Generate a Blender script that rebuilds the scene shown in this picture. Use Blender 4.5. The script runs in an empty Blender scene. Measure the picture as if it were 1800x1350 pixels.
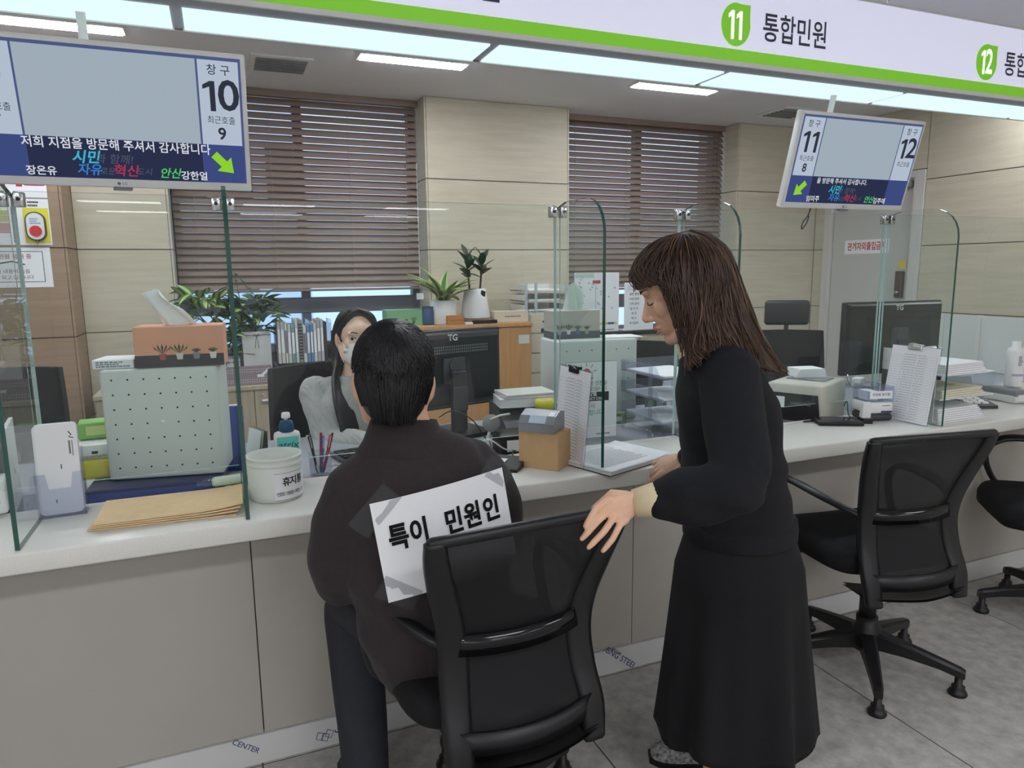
import bpy, bmesh, math, random
import numpy as np
from mathutils import Matrix, Vector, Euler
random.seed(7); rng = np.random.default_rng(7)
SC = bpy.context.scene
COL = SC.collection
PI = math.pi
def rad(a): return a*PI/180

# ------------------------------------------------------------------ camera, world, exposure
cam_d = bpy.data.cameras.new('camera'); cam = bpy.data.objects.new('camera', cam_d); COL.objects.link(cam)
SC.camera = cam
PITCH, YAW, ROLL, FPX = 0.159164, 0.389909, -0.0112625, 1238.0
cp, sp, cy, sy, cr, sr = math.cos(PITCH), math.sin(PITCH), math.cos(YAW), math.sin(YAW), math.cos(ROLL), math.sin(ROLL)
_f = Vector((sy*cp, cy*cp, -sp)); _r = Vector((cy, -sy, 0)); _u = _r.cross(_f)
_r2 = _r*cr+_u*sr; _u2 = _u*cr-_r*sr
cam.matrix_world = Matrix(((_r2.x, _u2.x, -_f.x, 0), (_r2.y, _u2.y, -_f.y, 0), (_r2.z, _u2.z, -_f.z, 1.36), (0, 0, 0, 1)))
cam_d.sensor_width = 36; cam_d.lens = FPX/1800*36; cam_d.clip_start = .02; cam_d.clip_end = 200
w = bpy.data.worlds.new('sky'); SC.world = w; w.use_nodes = True
wn = w.node_tree.nodes; wl = w.node_tree.links
bg = wn['Background']; bg.inputs[1].default_value = 1.8
tc = wn.new('ShaderNodeTexCoord'); sep = wn.new('ShaderNodeSeparateXYZ'); rmp = wn.new('ShaderNodeValToRGB')
wl.new(tc.outputs['Generated'], sep.inputs[0]); wl.new(sep.outputs['Z'], rmp.inputs[0]); wl.new(rmp.outputs[0], bg.inputs[0])
rmp.color_ramp.elements[0].position = 0.0; rmp.color_ramp.elements[0].color = (.62, .78, 1.0, 1)
rmp.color_ramp.elements[1].position = .6; rmp.color_ramp.elements[1].color = (.34, .58, 1.0, 1)
LAMP_CEIL, LAMP_SOFFIT, LAMP_SIGN, LAMP_HALL = 56.0, 1.1, .44, 18.0
SC.view_settings.view_transform = 'Standard'; SC.view_settings.look = 'None'
SC.view_settings.gamma = 1.0; SC.view_settings.use_curve_mapping = False
SC.view_settings.exposure = 0.0

# ------------------------------------------------------------------ helpers
def lin(c):
    o = []
    for x in c[:3]:
        x = x/255.
        o.append(x/12.92 if x <= .04045 else ((x+.055)/1.055)**2.4)
    return (*o, 1)
MATS = {}
def mat(name, col, rough=.5, metal=0., var=None, stretch=(1, 1, 1), bump=None, spec=.4, emit=0., alpha=1., trans=0., coat=0., sheen=0.):
    """principled material; var=(noise scale, colour amount) or (scale, amount, second colour); bump=(scale, strength)"""
    if name in MATS: return MATS[name]
    m = bpy.data.materials.new(name); m.use_nodes = True
    nt = m.node_tree; n = nt.nodes; l = nt.links; b = n['Principled BSDF']
    c = lin(col)
    b.inputs['Base Color'].default_value = c; b.inputs['Roughness'].default_value = rough
    b.inputs['Metallic'].default_value = metal; b.inputs['Specular IOR Level'].default_value = spec
    if coat: b.inputs['Coat Weight'].default_value = coat
    if sheen: b.inputs['Sheen Weight'].default_value = sheen
    if trans: b.inputs['Transmission Weight'].default_value = trans
    if alpha < 1: b.inputs['Alpha'].default_value = alpha
    if emit:
        b.inputs['Emission Color'].default_value = c; b.inputs['Emission Strength'].default_value = emit
    if var or bump:
        tcn = n.new('ShaderNodeTexCoord'); mp = n.new('ShaderNodeMapping'); mp.inputs['Scale'].default_value = stretch
        l.new(tcn.outputs['Object'], mp.inputs[0])
    if var:
        no = n.new('ShaderNodeTexNoise'); no.inputs['Scale'].default_value = var[0]; no.inputs['Detail'].default_value = 6
        no.inputs['Roughness'].default_value = .62
        l.new(mp.outputs[0], no.inputs['Vector'])
        rp = n.new('ShaderNodeValToRGB')
        c2 = lin(var[2]) if len(var) > 2 else tuple([x*(1-var[1]) for x in c[:3]])+(1,)
        c1 = c if len(var) > 2 else tuple([min(1, x*(1+var[1])) for x in c[:3]])+(1,)
        rp.color_ramp.elements[0].position = .3; rp.color_ramp.elements[1].position = .7
        rp.color_ramp.elements[0].color = c2; rp.color_ramp.elements[1].color = c1
        l.new(no.outputs[0], rp.inputs[0]); l.new(rp.outputs[0], b.inputs['Base Color'])
    if bump:
        nb = n.new('ShaderNodeTexNoise'); nb.inputs['Scale'].default_value = bump[0]; nb.inputs['Detail'].default_value = 4
        l.new(mp.outputs[0], nb.inputs['Vector'])
        bp = n.new('ShaderNodeBump'); bp.inputs['Strength'].default_value = bump[1]; bp.inputs['Distance'].default_value = .002
        l.new(nb.outputs[0], bp.inputs['Height']); l.new(bp.outputs[0], b.inputs['Normal'])
    MATS[name] = m
    return m
def emat(name, col, strength):
    if name in MATS: return MATS[name]
    m = bpy.data.materials.new(name); m.use_nodes = True; nt = m.node_tree
    e = nt.nodes.new('ShaderNodeEmission'); e.inputs[0].default_value = lin(col); e.inputs[1].default_value = strength
    nt.links.new(e.outputs[0], nt.nodes['Material Output'].inputs[0]); MATS[name] = m
    return m
def glassmat(name, tint=(225, 240, 236), refl=1.0, rough=0.0, milky=0.0, milk=(215, 222, 222)):
    """thin clear sheet: tinted see-through plus fresnel mirror, optionally a little milky"""
    if name in MATS: return MATS[name]
    m = bpy.data.materials.new(name); m.use_nodes = True; nt = m.node_tree; n = nt.nodes; l = nt.links
    n.remove(n['Principled BSDF'])
    t = n.new('ShaderNodeBsdfTransparent'); t.inputs[0].default_value = lin(tint)
    g = n.new('ShaderNodeBsdfGlossy'); g.inputs['Roughness'].default_value = rough
    fr = n.new('ShaderNodeFresnel'); fr.inputs[0].default_value = 1.45
    mu = n.new('ShaderNodeMath'); mu.operation = 'MULTIPLY'; mu.inputs[1].default_value = refl; gm = n.new('ShaderNodeNewGeometry'); iv = n.new('ShaderNodeMath'); iv.operation = 'SUBTRACT'; iv.inputs[0].default_value = refl; l.new(gm.outputs['Backfacing'], iv.inputs[1]); iv.use_clamp = True
    l.new(fr.outputs[0], mu.inputs[0]); l.new(iv.outputs[0], mu.inputs[1])
    mx = n.new('ShaderNodeMixShader'); l.new(mu.outputs[0], mx.inputs[0])
    base = t
    if milky:
        d = n.new('ShaderNodeBsdfDiffuse'); d.inputs[0].default_value = lin(milk)
        m2 = n.new('ShaderNodeMixShader'); m2.inputs[0].default_value = milky; l.new(t.outputs[0], m2.inputs[1]); l.new(d.outputs[0], m2.inputs[2]); base = m2
    l.new(base.outputs[0], mx.inputs[1]); l.new(g.outputs[0], mx.inputs[2]); l.new(mx.outputs[0], n['Material Output'].inputs[0])
    MATS[name] = m
    return m

class G:
    """vertex / face collector"""
    def __init__(s): s.v = []; s.f = []; s.m = []; s.s = []
    def add(s, v, f, m=0, smooth=False):
        o = len(s.v); s.v += [tuple(map(float, p)) for p in v]
        for q in f: s.f.append(tuple(i+o for i in q)); s.m.append(m); s.s.append(smooth)
        return s
    def join(s, g, M=None):
        o = len(s.v)
        s.v += [tuple(M @ Vector(p)) for p in g.v] if M is not None else g.v
        s.f += [tuple(i+o for i in q) for q in g.f]; s.m += g.m; s.s += g.s
        return s
    def xf(s, M): s.v = [tuple(M @ Vector(p)) for p in s.v]; return s
    def box(s, x0, x1, y0, y1, z0, z1, b=0., seg=2, m=0):
        if b <= 0:
            v = [(x, y, z) for z in (z0, z1) for y in (y0, y1) for x in (x0, x1)]
            return s.add(v, [(0, 2, 3, 1), (4, 5, 7, 6), (0, 1, 5, 4), (2, 6, 7, 3), (0, 4, 6, 2), (1, 3, 7, 5)], m)
        bm = bmesh.new(); bmesh.ops.create_cube(bm, size=1)
        for v in bm.verts: v.co = ((x0+x1)/2+v.co.x*(x1-x0), (y0+y1)/2+v.co.y*(y1-y0), (z0+z1)/2+v.co.z*(z1-z0))
        bmesh.ops.bevel(bm, geom=bm.edges[:], offset=b, segments=seg, affect='EDGES', profile=.5)
        bm.verts.index_update()
        s.add([v.co[:] for v in bm.verts], [[v.index for v in f.verts] for f in bm.faces], m, seg > 1); bm.free()
        return s
    def prism(s, pts, a0, a1, axis='y', m=0, me=None):
        """outline pts in the plane across `axis`, extruded from a0 to a1; me = material of the rim"""
        k = len(pts)
        def P(p, a): return {'x': (a, p[0], p[1]), 'y': (p[0], a, p[1]), 'z': (p[0], p[1], a)}[axis]
        v = [P(p, a0) for p in pts]+[P(p, a1) for p in pts]
        ar = sum(pts[i][0]*pts[(i+1) % k][1]-pts[(i+1) % k][0]*pts[i][1] for i in range(k))
        fl = (ar > 0) ^ (axis == 'y')
        if a1 < a0: fl = not fl
        A = tuple(range(k)); B = tuple(range(2*k-1, k-1, -1))
        if fl: A = A[::-1]; B = B[::-1]
        s.add(v, [A, B], m)
        o = len(s.v)-2*k
        for i in range(k):
            j = (i+1) % k; q = (i+o, j+o, j+k+o, i+k+o)
            s.f.append(q if fl else q[::-1]); s.m.append(m if me is None else me); s.s.append(False)
        return s
    def lathe(s, prof, c=(0, 0, 0), n=24, m=0, smooth=True, sx=1, sy=1):
        v = []; f = []
        for r, z in prof:
            for i in range(n): v.append((c[0]+sx*r*math.cos(2*PI*i/n), c[1]+sy*r*math.sin(2*PI*i/n), c[2]+z))
        for k in range(len(prof)-1):
            for i in range(n):
                j = (i+1) % n; f.append((k*n+i, k*n+j, k*n+n+j, k*n+n+i))
        s.add(v, f, m, smooth)
        o = len(s.v)-len(v)
        if prof[0][0] > 1e-6: s.f.append(tuple(o+i for i in range(n-1, -1, -1))); s.m.append(m); s.s.append(False)
        if prof[-1][0] > 1e-6: s.f.append(tuple(o+(len(prof)-1)*n+i for i in range(n))); s.m.append(m); s.s.append(False)
        return s
    def rings(s, R, m=0, smooth=True, cap=True, closed=True):
        k = len(R[0]); v = [p for r in R for p in r]; f = []
        for a in range(len(R)-1):
            for i in range(k if closed else k-1):
                j = (i+1) % k; f.append((a*k+i, a*k+j, a*k+k+j, a*k+k+i))
        if cap: f += [tuple(range(k-1, -1, -1)), tuple((len(R)-1)*k+i for i in range(k))]
        return s.add(v, f, m, smooth)
    def tube(s, path, r, n=8, m=0, up=None, cap=True, round_=False):
        """r: number, list of numbers or list of (r_side, r_up)"""
        P = [Vector(p) for p in path]; N = len(P)
        rr = [r]*N if not isinstance(r, (list, tuple, np.ndarray)) else list(r)
        rr = [(q, q) if not isinstance(q, (tuple, list)) else q for q in rr]
        if round_:
            t0 = (P[1]-P[0]).normalized(); t1 = (P[-1]-P[-2]).normalized()
            h0 = min(rr[0]); h1 = min(rr[-1])
            a = [(P[0]-t0*h0, .05), (P[0]-t0*h0*.86, .5), (P[0]-t0*h0*.5, .86)]; b_ = [(P[-1]+t1*h1*.5, .86), (P[-1]+t1*h1*.86, .5), (P[-1]+t1*h1, .05)]
            rr = [(rr[0][0]*q, rr[0][1]*q) for _, q in a]+rr+[(rr[-1][0]*q, rr[-1][1]*q) for _, q in b_]
            P = [p for p, _ in a]+P+[p for p, _ in b_]; N = len(P)
        T = [(P[min(i+1, N-1)]-P[max(i-1, 0)]).normalized() for i in range(N)]
        u = Vector(up) if up is not None else (Vector((0, 0, 1)) if abs(T[0].z) < .9 else Vector((0, 1, 0)))
        R = []
        for i in range(N):
            if up is not None: u = Vector(up)
            sd = T[i].cross(u)
            if sd.length < 1e-5: sd = T[i].orthogonal()
            sd.normalize(); u2 = sd.cross(T[i]).normalized(); u = u2
            R.append([tuple(P[i]+sd*(rr[i][0]*math.cos(2*PI*k/n))+u2*(rr[i][1]*math.sin(2*PI*k/n))) for k in range(n)])
        return s.rings(R, m, True, cap)
    def ell(s, c, r, n=16, k=10, rot=None, m=0):
        v = [(0, 0, -1)]; f = []
        for a in range(1, k):
            t = -PI/2+PI*a/k
            v += [(math.cos(t)*math.cos(2*PI*i/n), math.cos(t)*math.sin(2*PI*i/n), math.sin(t)) for i in range(n)]
        v.append((0, 0, 1)); L = len(v)-1
        for i in range(n):
            j = (i+1) % n; f.append((0, 1+j, 1+i)); f.append((L, L-n+i, L-n+j))
            for a in range(k-2): f.append((1+a*n+i, 1+a*n+j, 1+a*n+n+j, 1+a*n+n+i))
        M = Matrix.Translation(c) @ ((rot.to_4x4() if rot is not None else Matrix.Identity(4))) @ Matrix.Diagonal((*r, 1))
        return s.add([tuple(M @ Vector(p)) for p in v], f, m, True)
    def sheet(s, P, m=0, smooth=True):
        """grid of points P[i][j]"""
        a, b = len(P), len(P[0])
        return s.add([p for r in P for p in r], [(i*b+j, i*b+j+1, i*b+b+j+1, i*b+b+j) for i in range(a-1) for j in range(b-1)], m, smooth)
    def mesh(s, name, mats):
        me = bpy.data.meshes.new(name); me.from_pydata(s.v, [], s.f)
        if not isinstance(mats, (list, tuple)): mats = [mats]
        for q in mats: me.materials.append(q)
        me.polygons.foreach_set('material_index', s.m); me.polygons.foreach_set('use_smooth', s.s)
        me.update(); return me
    def obj(s, name, mats, parent=None, loc=(0, 0, 0), rot=(0, 0, 0)):
        return link(name, s.mesh(name, mats), parent, loc, rot)
def link(name, me, parent=None, loc=(0, 0, 0), rot=(0, 0, 0)):
    o = bpy.data.objects.new(name, me); COL.objects.link(o); o.parent = parent; o.location = loc; o.rotation_euler = rot
    return o
def tag(o, label, cat, group=None):
    o['label'] = label; o['category'] = cat
    if group: o['group'] = group
    return o
def thing(name, label, cat, loc=(0, 0, 0), rotz=0., group=None, rot=None):
    o = bpy.data.objects.new(name, None); COL.objects.link(o); o.empty_display_size = .1
    o.location = loc; o.rotation_euler = rot if rot is not None else (0, 0, rotz)
    return tag(o, label, cat, group)
def struct(o): o['kind'] = 'structure'; return o
def B(*a, **k): return G().box(*a, **k)
FONT = bpy.data.fonts.load('<builtin>') if '<builtin>' in [f.filepath for f in bpy.data.fonts] else None
def text(s_, size, m, parent, loc, rot=(PI/2, 0, 0), name='lettering', bold=0., sx=1., align='CENTER', shear=0., ext=0., sp=1.):
    cu = bpy.data.curves.new(name, 'FONT'); cu.body = s_; cu.size = size; cu.align_x = align; cu.align_y = 'CENTER'
    cu.offset = bold*size; cu.resolution_u = 3; cu.shear = shear; cu.space_character = sp; cu.extrude = ext
    t = bpy.data.objects.new('t', cu); COL.objects.link(t)
    dg = bpy.context.evaluated_depsgraph_get(); me = bpy.data.meshes.new_from_object(t.evaluated_get(dg)); me.name = name
    bpy.data.objects.remove(t); bpy.data.curves.remove(cu)
    if sx != 1: me.transform(Matrix.Diagonal((sx, 1, 1, 1)))
    me.materials.clear(); me.materials.append(m)
    return link(name, me, parent, loc, rot)
def numeral(s_, H, m, parent, c, bold=.014, sx=1., wt=.17):
    """digits of height H centred at c, facing -Y; the 1 is drawn with its flag"""
    adv = {'1': .56}; W_ = [adv.get(q, .66)*H*sx for q in s_]; x = c[0]-sum(W_)/2
    for q, w_ in zip(s_, W_):
        xc = x+w_/2
        if q == '1':
            k = wt*sx; P = [(.10*sx-k/2, -.5), (.10*sx+k/2, -.5), (.10*sx+k/2, .5), (.10*sx-k/2+.02, .5), (-.20*sx, .36), (-.20*sx, .22), (.10*sx-k/2, .31)]
            G().prism([(xc+H*a, c[2]+H*b) for a, b in P], c[1]-.0005, c[1], 'y').obj('numeral', m, parent)
        else: text(q, H/.70, m, parent, (xc, c[1]-.0005, c[2]), bold=bold, sx=sx, name='numeral')
        x += w_
def patch(x0, x1, z0, z1, y, m, parent, name, t=.0005):
    """thin flat print facing -Y"""
    return G().box(x0, x1, y-t, y, z0, z1).obj(name, m, parent)
def scribble(rows, x0, x1, z0, z1, y, m, parent, name='printed_lines', seed=1, fill=.55, gap=.25, t=.0004):
    """rows of small dashes where the print is too small to read, one mesh"""
    r = random.Random(seed); g = G(); h = (z1-z0)/rows
    for i in range(rows):
        x = x0; zc = z1-(i+.5)*h; xe = x1-(x1-x0)*r.random()*.35
        while x < xe:
            wd = (x1-x0)*r.uniform(.04, .12); g.box(x, min(x+wd, xe), y-t, y, zc-h*fill/2, zc+h*fill/2); x += wd*(1+gap)
    return g.obj(name, m, parent)
def rrect(x0, x1, z0, z1, r, n=5):
    p = []
    for cx, cz, a in ((x1-r, z1-r, 0), (x0+r, z1-r, 90), (x0+r, z0+r, 180), (x1-r, z0+r, 270)):
        p += [(cx+r*math.cos(rad(a+90*i/n)), cz+r*math.sin(rad(a+90*i/n))) for i in range(n+1)]
    return p
def spline(P, n=6):
    """Catmull-Rom through points (any length tuples)"""
    P = np.array(P, float); Q = np.vstack([2*P[0]-P[1], P, 2*P[-1]-P[-2]]); out = []
    for i in range(1, len(Q)-2):
        for t in np.linspace(0, 1, n, endpoint=False):
            a, b, c, d = Q[i-1], Q[i], Q[i+1], Q[i+2]
            out.append(.5*((2*b)+(c-a)*t+(2*a-5*b+4*c-d)*t*t+(3*b-a-3*c+d)*t**3))
    out.append(P[-1]); return np.array(out)
def fuse(name, g, m, voxel, parent=None, smooth=4, fac=.5, loc=(0, 0, 0)):
    """overlapping closed shapes grown together into ONE continuous surface"""
    me = g.mesh('tmp', m); o = bpy.data.objects.new('tmp', me); COL.objects.link(o)
    md = o.modifiers.new('r', 'REMESH'); md.mode = 'VOXEL'; md.voxel_size = voxel
    if smooth:
        ms = o.modifiers.new('s', 'SMOOTH'); ms.factor = fac; ms.iterations = smooth
    dg = bpy.context.evaluated_depsgraph_get(); dg.update()
    out = bpy.data.meshes.new_from_object(o.evaluated_get(dg)); out.name = name
    bpy.data.objects.remove(o); bpy.data.meshes.remove(me)
    out.polygons.foreach_set('use_smooth', [True]*len(out.polygons))
    out.materials.clear()
    for q in (m if isinstance(m, (list, tuple)) else [m]): out.materials.append(q)
    return link(name, out, parent, loc)

# ------------------------------------------------------------------ materials
M_CEIL = mat('ceiling_paint', (228, 228, 232), .9, var=(3, .02))
M_FLOOR = mat('grey_floor_tile', (192, 188, 182), .42, var=(20, 0, (150, 147, 142)), bump=(60, .05), spec=.3)
M_JOINT = mat('dark_joint', (70, 66, 62), .8)
M_STONE = mat('beige_stone_panel', (202, 195, 174), .45, var=(5, 0, (188, 180, 158)), stretch=(.5, .5, 6), spec=.3)
M_WOOD = mat('warm_brown_wall_panel', (166, 140, 116), .45, var=(5, 0, (150, 124, 102)), stretch=(.5, .5, 7), spec=.3)
M_HALL = mat('hall_wall_paint', (205, 202, 196), .8)
M_COUNTER = mat('white_engineered_stone', (226, 225, 217), .28, var=(240, .05), spec=.45)
M_FASCIA = mat('warm_grey_laminate', (176, 171, 162), .5, var=(2.5, .035), bump=(300, .02), spec=.3)
M_PLINTH = mat('film_covered_steel', (208, 208, 206), .35, var=(6, .03))
M_GLASS = glassmat('clear_screen_glass', (250, 253, 252), 1.0, 0.0, .018)
M_GEDGE = mat('green_glass_edge', (38, 84, 74), .15, spec=.6)
M_GEDGE2 = mat('pale_glass_edge', (176, 205, 200), .15, spec=.6)
M_WGLASS = glassmat('window_glass', (235, 240, 245), .8)
M_CHROME = mat('chrome', (200, 200, 202), .15, 1.0)
M_WHITE = mat('white_plastic', (228, 229, 226), .4)
M_OFFW = mat('off_white_plastic', (212, 213, 206), .45)
M_BLACK = mat('black_plastic', (24, 24, 26), .42)
M_DGREY = mat('dark_grey_plastic', (62, 64, 68), .45)
M_GREY = mat('mid_grey_plastic', (128, 131, 134), .45)
M_INK = mat('black_ink', (28, 28, 30), .8, spec=.1)
M_GINK = mat('grey_ink', (120, 122, 128), .8, spec=.1)
M_PAPER = mat('white_paper', (236, 237, 238), .75, spec=.2)
M_RED = mat('red_ink', (196, 42, 48), .7)
M_BLIND = mat('brown_blind_slat', (136, 118, 106), .5, var=(4, .1), stretch=(1, 8, 8))
M_WFRAME = mat('grey_aluminium_frame', (98, 102, 110), .4)
M_DESK = mat('grey_desk_top', (150, 154, 158), .45, var=(80, .04))
M_OAK = mat('pale_oak_laminate', (188, 176, 152), .5, var=(4, 0, (170, 158, 134)), stretch=(12, 12, .8))
M_OAKW = mat('warm_oak_laminate', (206, 158, 108), .5, var=(4, 0, (190, 142, 94)), stretch=(12, 12, .8))
M_CLEAR = glassmat('clear_acrylic', (244, 246, 248), 1.0, .02, .05, (212, 218, 228))
M_CLEARB = glassmat('bluish_clear_plastic', (242, 244, 249), 1.0, .05, .07, (222, 226, 238))

# ------------------------------------------------------------------ the room
def panel_set(parent, g0, m, spans, zs, fixed, axis, t=.012, gap=.006):
    """stone panels with recessed joints; axis 'y' = faces -Y at Y=fixed, 'x' = faces -X at X=fixed"""
    for a0, a1 in spans:
        for z0, z1 in zip(zs[:-1], zs[1:]):
            g = G()
            if axis == 'y': g.box(a0+gap/2, a1-gap/2, fixed, fixed+t, z0+gap/2, z1-gap/2)
            else: g.box(fixed, fixed+t, a0+gap/2, a1-gap/2, z0+gap/2, z1-gap/2)
            g.obj('panel', m, parent)
ZC = 2.56
COURSES = [0., .515, 1.016, 1.516, 2.008, ZC]
floor = struct(B(-6, 5.4, -12.2, 5.7, -.1, -.002).obj('floor', M_JOINT))
tm = B(-.448, .448, -.448, .448, -.002, 0, b=.001, seg=1).mesh('floor_tile', M_FLOOR)
for i in range(-2, 6):
    for j in range(-1, 3):
        link('floor_tile', tm, floor, (.47+.9*i, 1.02+.9*j-.45, .0), (0, 0, PI/2*((i+2*j) % 4)))
B(-6, 5.4, -12.2, -.78, -.002, 0).obj('floor_area', M_FLOOR, floor)
B(-6, 5.4, 2.82, 5.3, -.002, 0).obj('floor_area', M_FLOOR, floor)
B(-6, -1.78, -.78, 2.82, -.002, 0).obj('floor_area', M_FLOOR, floor)
ceil = struct(B(-6, 5.4, -12.2, 5.7, ZC, ZC+.1).obj('ceiling', M_CEIL))
wl_ = struct(B(-6.1, -6, -12.2, 5.7, 0, ZC).obj('wall_left', M_HALL))
wf_ = struct(B(-6, 5.4, -12.3, -12.2, 0, ZC).obj('wall_front', M_HALL))
# back wall: wood part, stone parts, two window bays
YW, YR = 4.95, 5.28
wb = struct(G().box(-6, -.78, 4.672, 5.5, 0, ZC).box(-.78, -.26, YW+.012, 5.5, 0, ZC).box(1.41, 2.51, YW+.012, 5.5, 0, ZC)
            .box(4.12, 5.4, YW+.012, 5.5, 0, ZC).box(-.26, 1.41, YR-.1, 5.5, 0, .82).box(2.51, 4.12, YR-.1, 5.5, 0, .82).obj('wall_back', M_JOINT))
panel_set(wb, 0, M_WOOD, [(-3.2, -2.0), (-2.0, -.78)], COURSES, 4.66, 'y')
for z0, z1 in zip(COURSES[:-1], COURSES[1:]):
    B(-.78, -.768, 4.66, YW, z0+.003, z1-.003).obj('panel', M_WOOD, wb)
panel_set(wb, 0, M_STONE, [(-.768, -.26), (1.41, 2.51), (4.12, 5.0)], COURSES, YW, 'y')
for xa, xb in ((-.26, -.248), (1.398, 1.41), (2.51, 2.522), (4.108, 4.12)):   # window reveals
    for z0, z1 in zip(COURSES[:-1], COURSES[1:]):
        B(xa, xb, YW, YR+.2, max(z0+.003, .82), z1-.003).obj('panel', M_STONE, wb) if z1 > .82 else None
wr = struct(G().box(5.012, 5.4, -12.2, 3.93, 0, ZC).box(5.012, 5.4, 4.80, 5.5, 0, ZC).box(5.012, 5.4, 3.93, 4.80, 2.07, ZC).obj('wall_right', M_JOINT))
panel_set(wr, 0, M_STONE, [(-.6, 1.6), (1.6, 3.886)], COURSES, 5.0, 'x')
panel_set(wr, 0, M_STONE, [(3.886, 4.95)], [2.09, ZC], 5.0, 'x')
panel_set(wr, 0, M_STONE, [(4.83, 4.95)], [0, .515, 1.016, 1.516, 2.09], 5.0, 'x')
B(5.0, 5.012, -12.2, -.6, 0, ZC).obj('hall_panel', M_HALL, wr)
# staff door in the right wall
M_DOOR = mat('pale_grey_door_paint', (196, 194, 190), .5)
dr = struct(G().box(5.02, 5.06, 3.975, 4.755, .005, 2.03, b=.003, seg=1).obj('door_1', M_DOOR))
G().box(4.985, 5.06, 3.889, 3.972, 0, 2.085).box(4.985, 5.06, 4.76, 4.83, 0, 2.085).box(4.985, 5.06, 3.972, 4.76, 2.034, 2.085).obj('door_frame', mat('door_frame_paint', (206, 204, 198), .45), dr)
G().box(4.985, 5.02, 4.02, 4.085, 1.115, 1.325, b=.008).obj('door_lock', mat('dark_brown_lock', (74, 52, 48), .4), dr)
G().box(4.955, 4.985, 4.03, 4.062, 1.15, 1.17, b=.006).obj('door_handle', M_CHROME, dr)
G().box(4.93, 5.02, 4.0, 4.3, 1.965, 2.015, b=.006).obj('door_closer', M_GREY, dr)
o = B(5.016, 5.019, 4.18, 4.62, 1.47, 1.585).obj('door_notice', M_PAPER); tag(o, 'white strip notice with red letters stuck on the grey staff door', 'notice')
text('관계자외출입금지', .072, M_RED, o, (5.0155, 4.40, 1.527), (PI/2, 0, -PI/2), bold=.022, sx=.72)
o = B(5.0155, 5.019, 4.015, 4.085, 1.345, 1.41).obj('sticky_note', mat('yellow_note', (222, 206, 92), .7)); tag(o, 'small yellow note stuck above the door lock', 'note')
# windows, frames, glass, blinds
def window(k, x0, x1, zb, mull):
    ww = struct(G().box(x0, x1, 5.22, 5.30, .82, .87).box(x0, x0+.05, 5.22, 5.30, .87, ZC).box(x1-.05, x1, 5.22, 5.30, .87, ZC)
                .box(x0, x1, 5.22, 5.30, ZC-.04, ZC).obj('window_%d' % k, M_WFRAME))
    G().box(x0+.05, x1-.05, 5.21, 5.31, zb-.145, zb-.035, b=.004, seg=1).obj('transom', M_WFRAME, ww)
    for mx in mull: G().box(mx-.03, mx+.03, 5.215, 5.305, .87, zb-.145).obj('mullion', M_WFRAME, ww)
    G().box((x0+x1)/2-.03, (x0+x1)/2+.03, 5.24, 5.305, zb-.035, ZC-.04).obj('mullion', M_WFRAME, ww)
    xs = [x0+.05]+list(mull)+[x1-.05]
    for a, b in zip(xs[:-1], xs[1:]): G().box(a+.03, b-.03, 5.255, 5.261, .87, zb-.145).obj('window_pane', M_WGLASS, ww)
    for a, b in ((x0+.05, (x0+x1)/2-.03), ((x0+x1)/2+.03, x1-.05)): G().box(a, b, 5.255, 5.261, zb-.035, ZC-.04).obj('window_pane', M_WGLASS, ww)
    return ww
window(1, -.248, 1.398, 1.225, [.57]); window(2, 2.522, 4.108, 1.19, [3.3])
def blind(label, x0, x1, zb):
    t = thing('venetian_blind', label, 'blind', ((x0+x1)/2, 5.14, zb), group=None)
    L = x1-x0; W = .056; a = rad(54.5); hy, hz = W/2*math.cos(a), W/2*math.sin(a)
    g = G()
    for sgn in (1,):
        P = []
        for q in np.linspace(-1, 1, 5):
            bow = .0035*(1-q*q)
            P.append([(x, q*hy-bow*math.sin(a), q*hz+bow*math.cos(a)) for x in (-L/2, L/2)])
        g.sheet(P); g.sheet([[(x, y+.0022*math.sin(a), z-.0022*math.cos(a)) for x, y, z in r][::-1] for r in P])
    me = g.mesh('slat', M_BLIND); n = int((ZC-.05-zb)/.0465)
    for i in range(n):
        link('slat', me, t, (0, 0, .045+.0465*i), (rad(random.uniform(-1.2, 1.2)), 0, 0))
    B(-L/2, L/2, -.022, .022, 0, .016, b=.004).obj('bottom_rail', M_BLIND, t)
    B(-L/2, L/2, -.03, .03, ZC-zb-.045, ZC-zb-.001).obj('head_rail', M_BLIND, t)
    mc = mat('blind_cord', (150, 128, 110), .8)
    for fx in (-.42, -.12, .2, .44):
        G().box(L*fx-.001, L*fx+.001, -.032, -.030, .008, ZC-zb-.04).obj('cord', mc, t)
    return t
b1 = blind('brown wooden venetian blind in the left window behind the seated clerk', -.236, 1.386, 1.235)
G().box(.80, .803, -.03, -.027, .0, .9).obj('pull_cord', M_PAPER, b1); G().box(.772, .832, -.034, -.026, -.075, -.03).obj('cord_tag', M_PAPER, b1)
b2 = blind('brown wooden venetian blind in the right window beyond the standing woman', 2.534, 4.096, 1.195)
# a pale building across the street, seen only through the gaps of the blinds
bo = thing('office_building', 'white office block across the street seen through the blind gaps', 'building', (1.2, 17, -2))
B(-3.2, .8, 0, 4, 0, 7.4).obj('facade', mat('white_facade', (238, 238, 238), .7), bo)
for i in range(4):
    for j in range(3): B(-2.9+i*.95, -2.25+i*.95, -.04, .0, 1.0+j*2, 2.2+j*2).obj('window', M_DGREY, bo)

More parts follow.
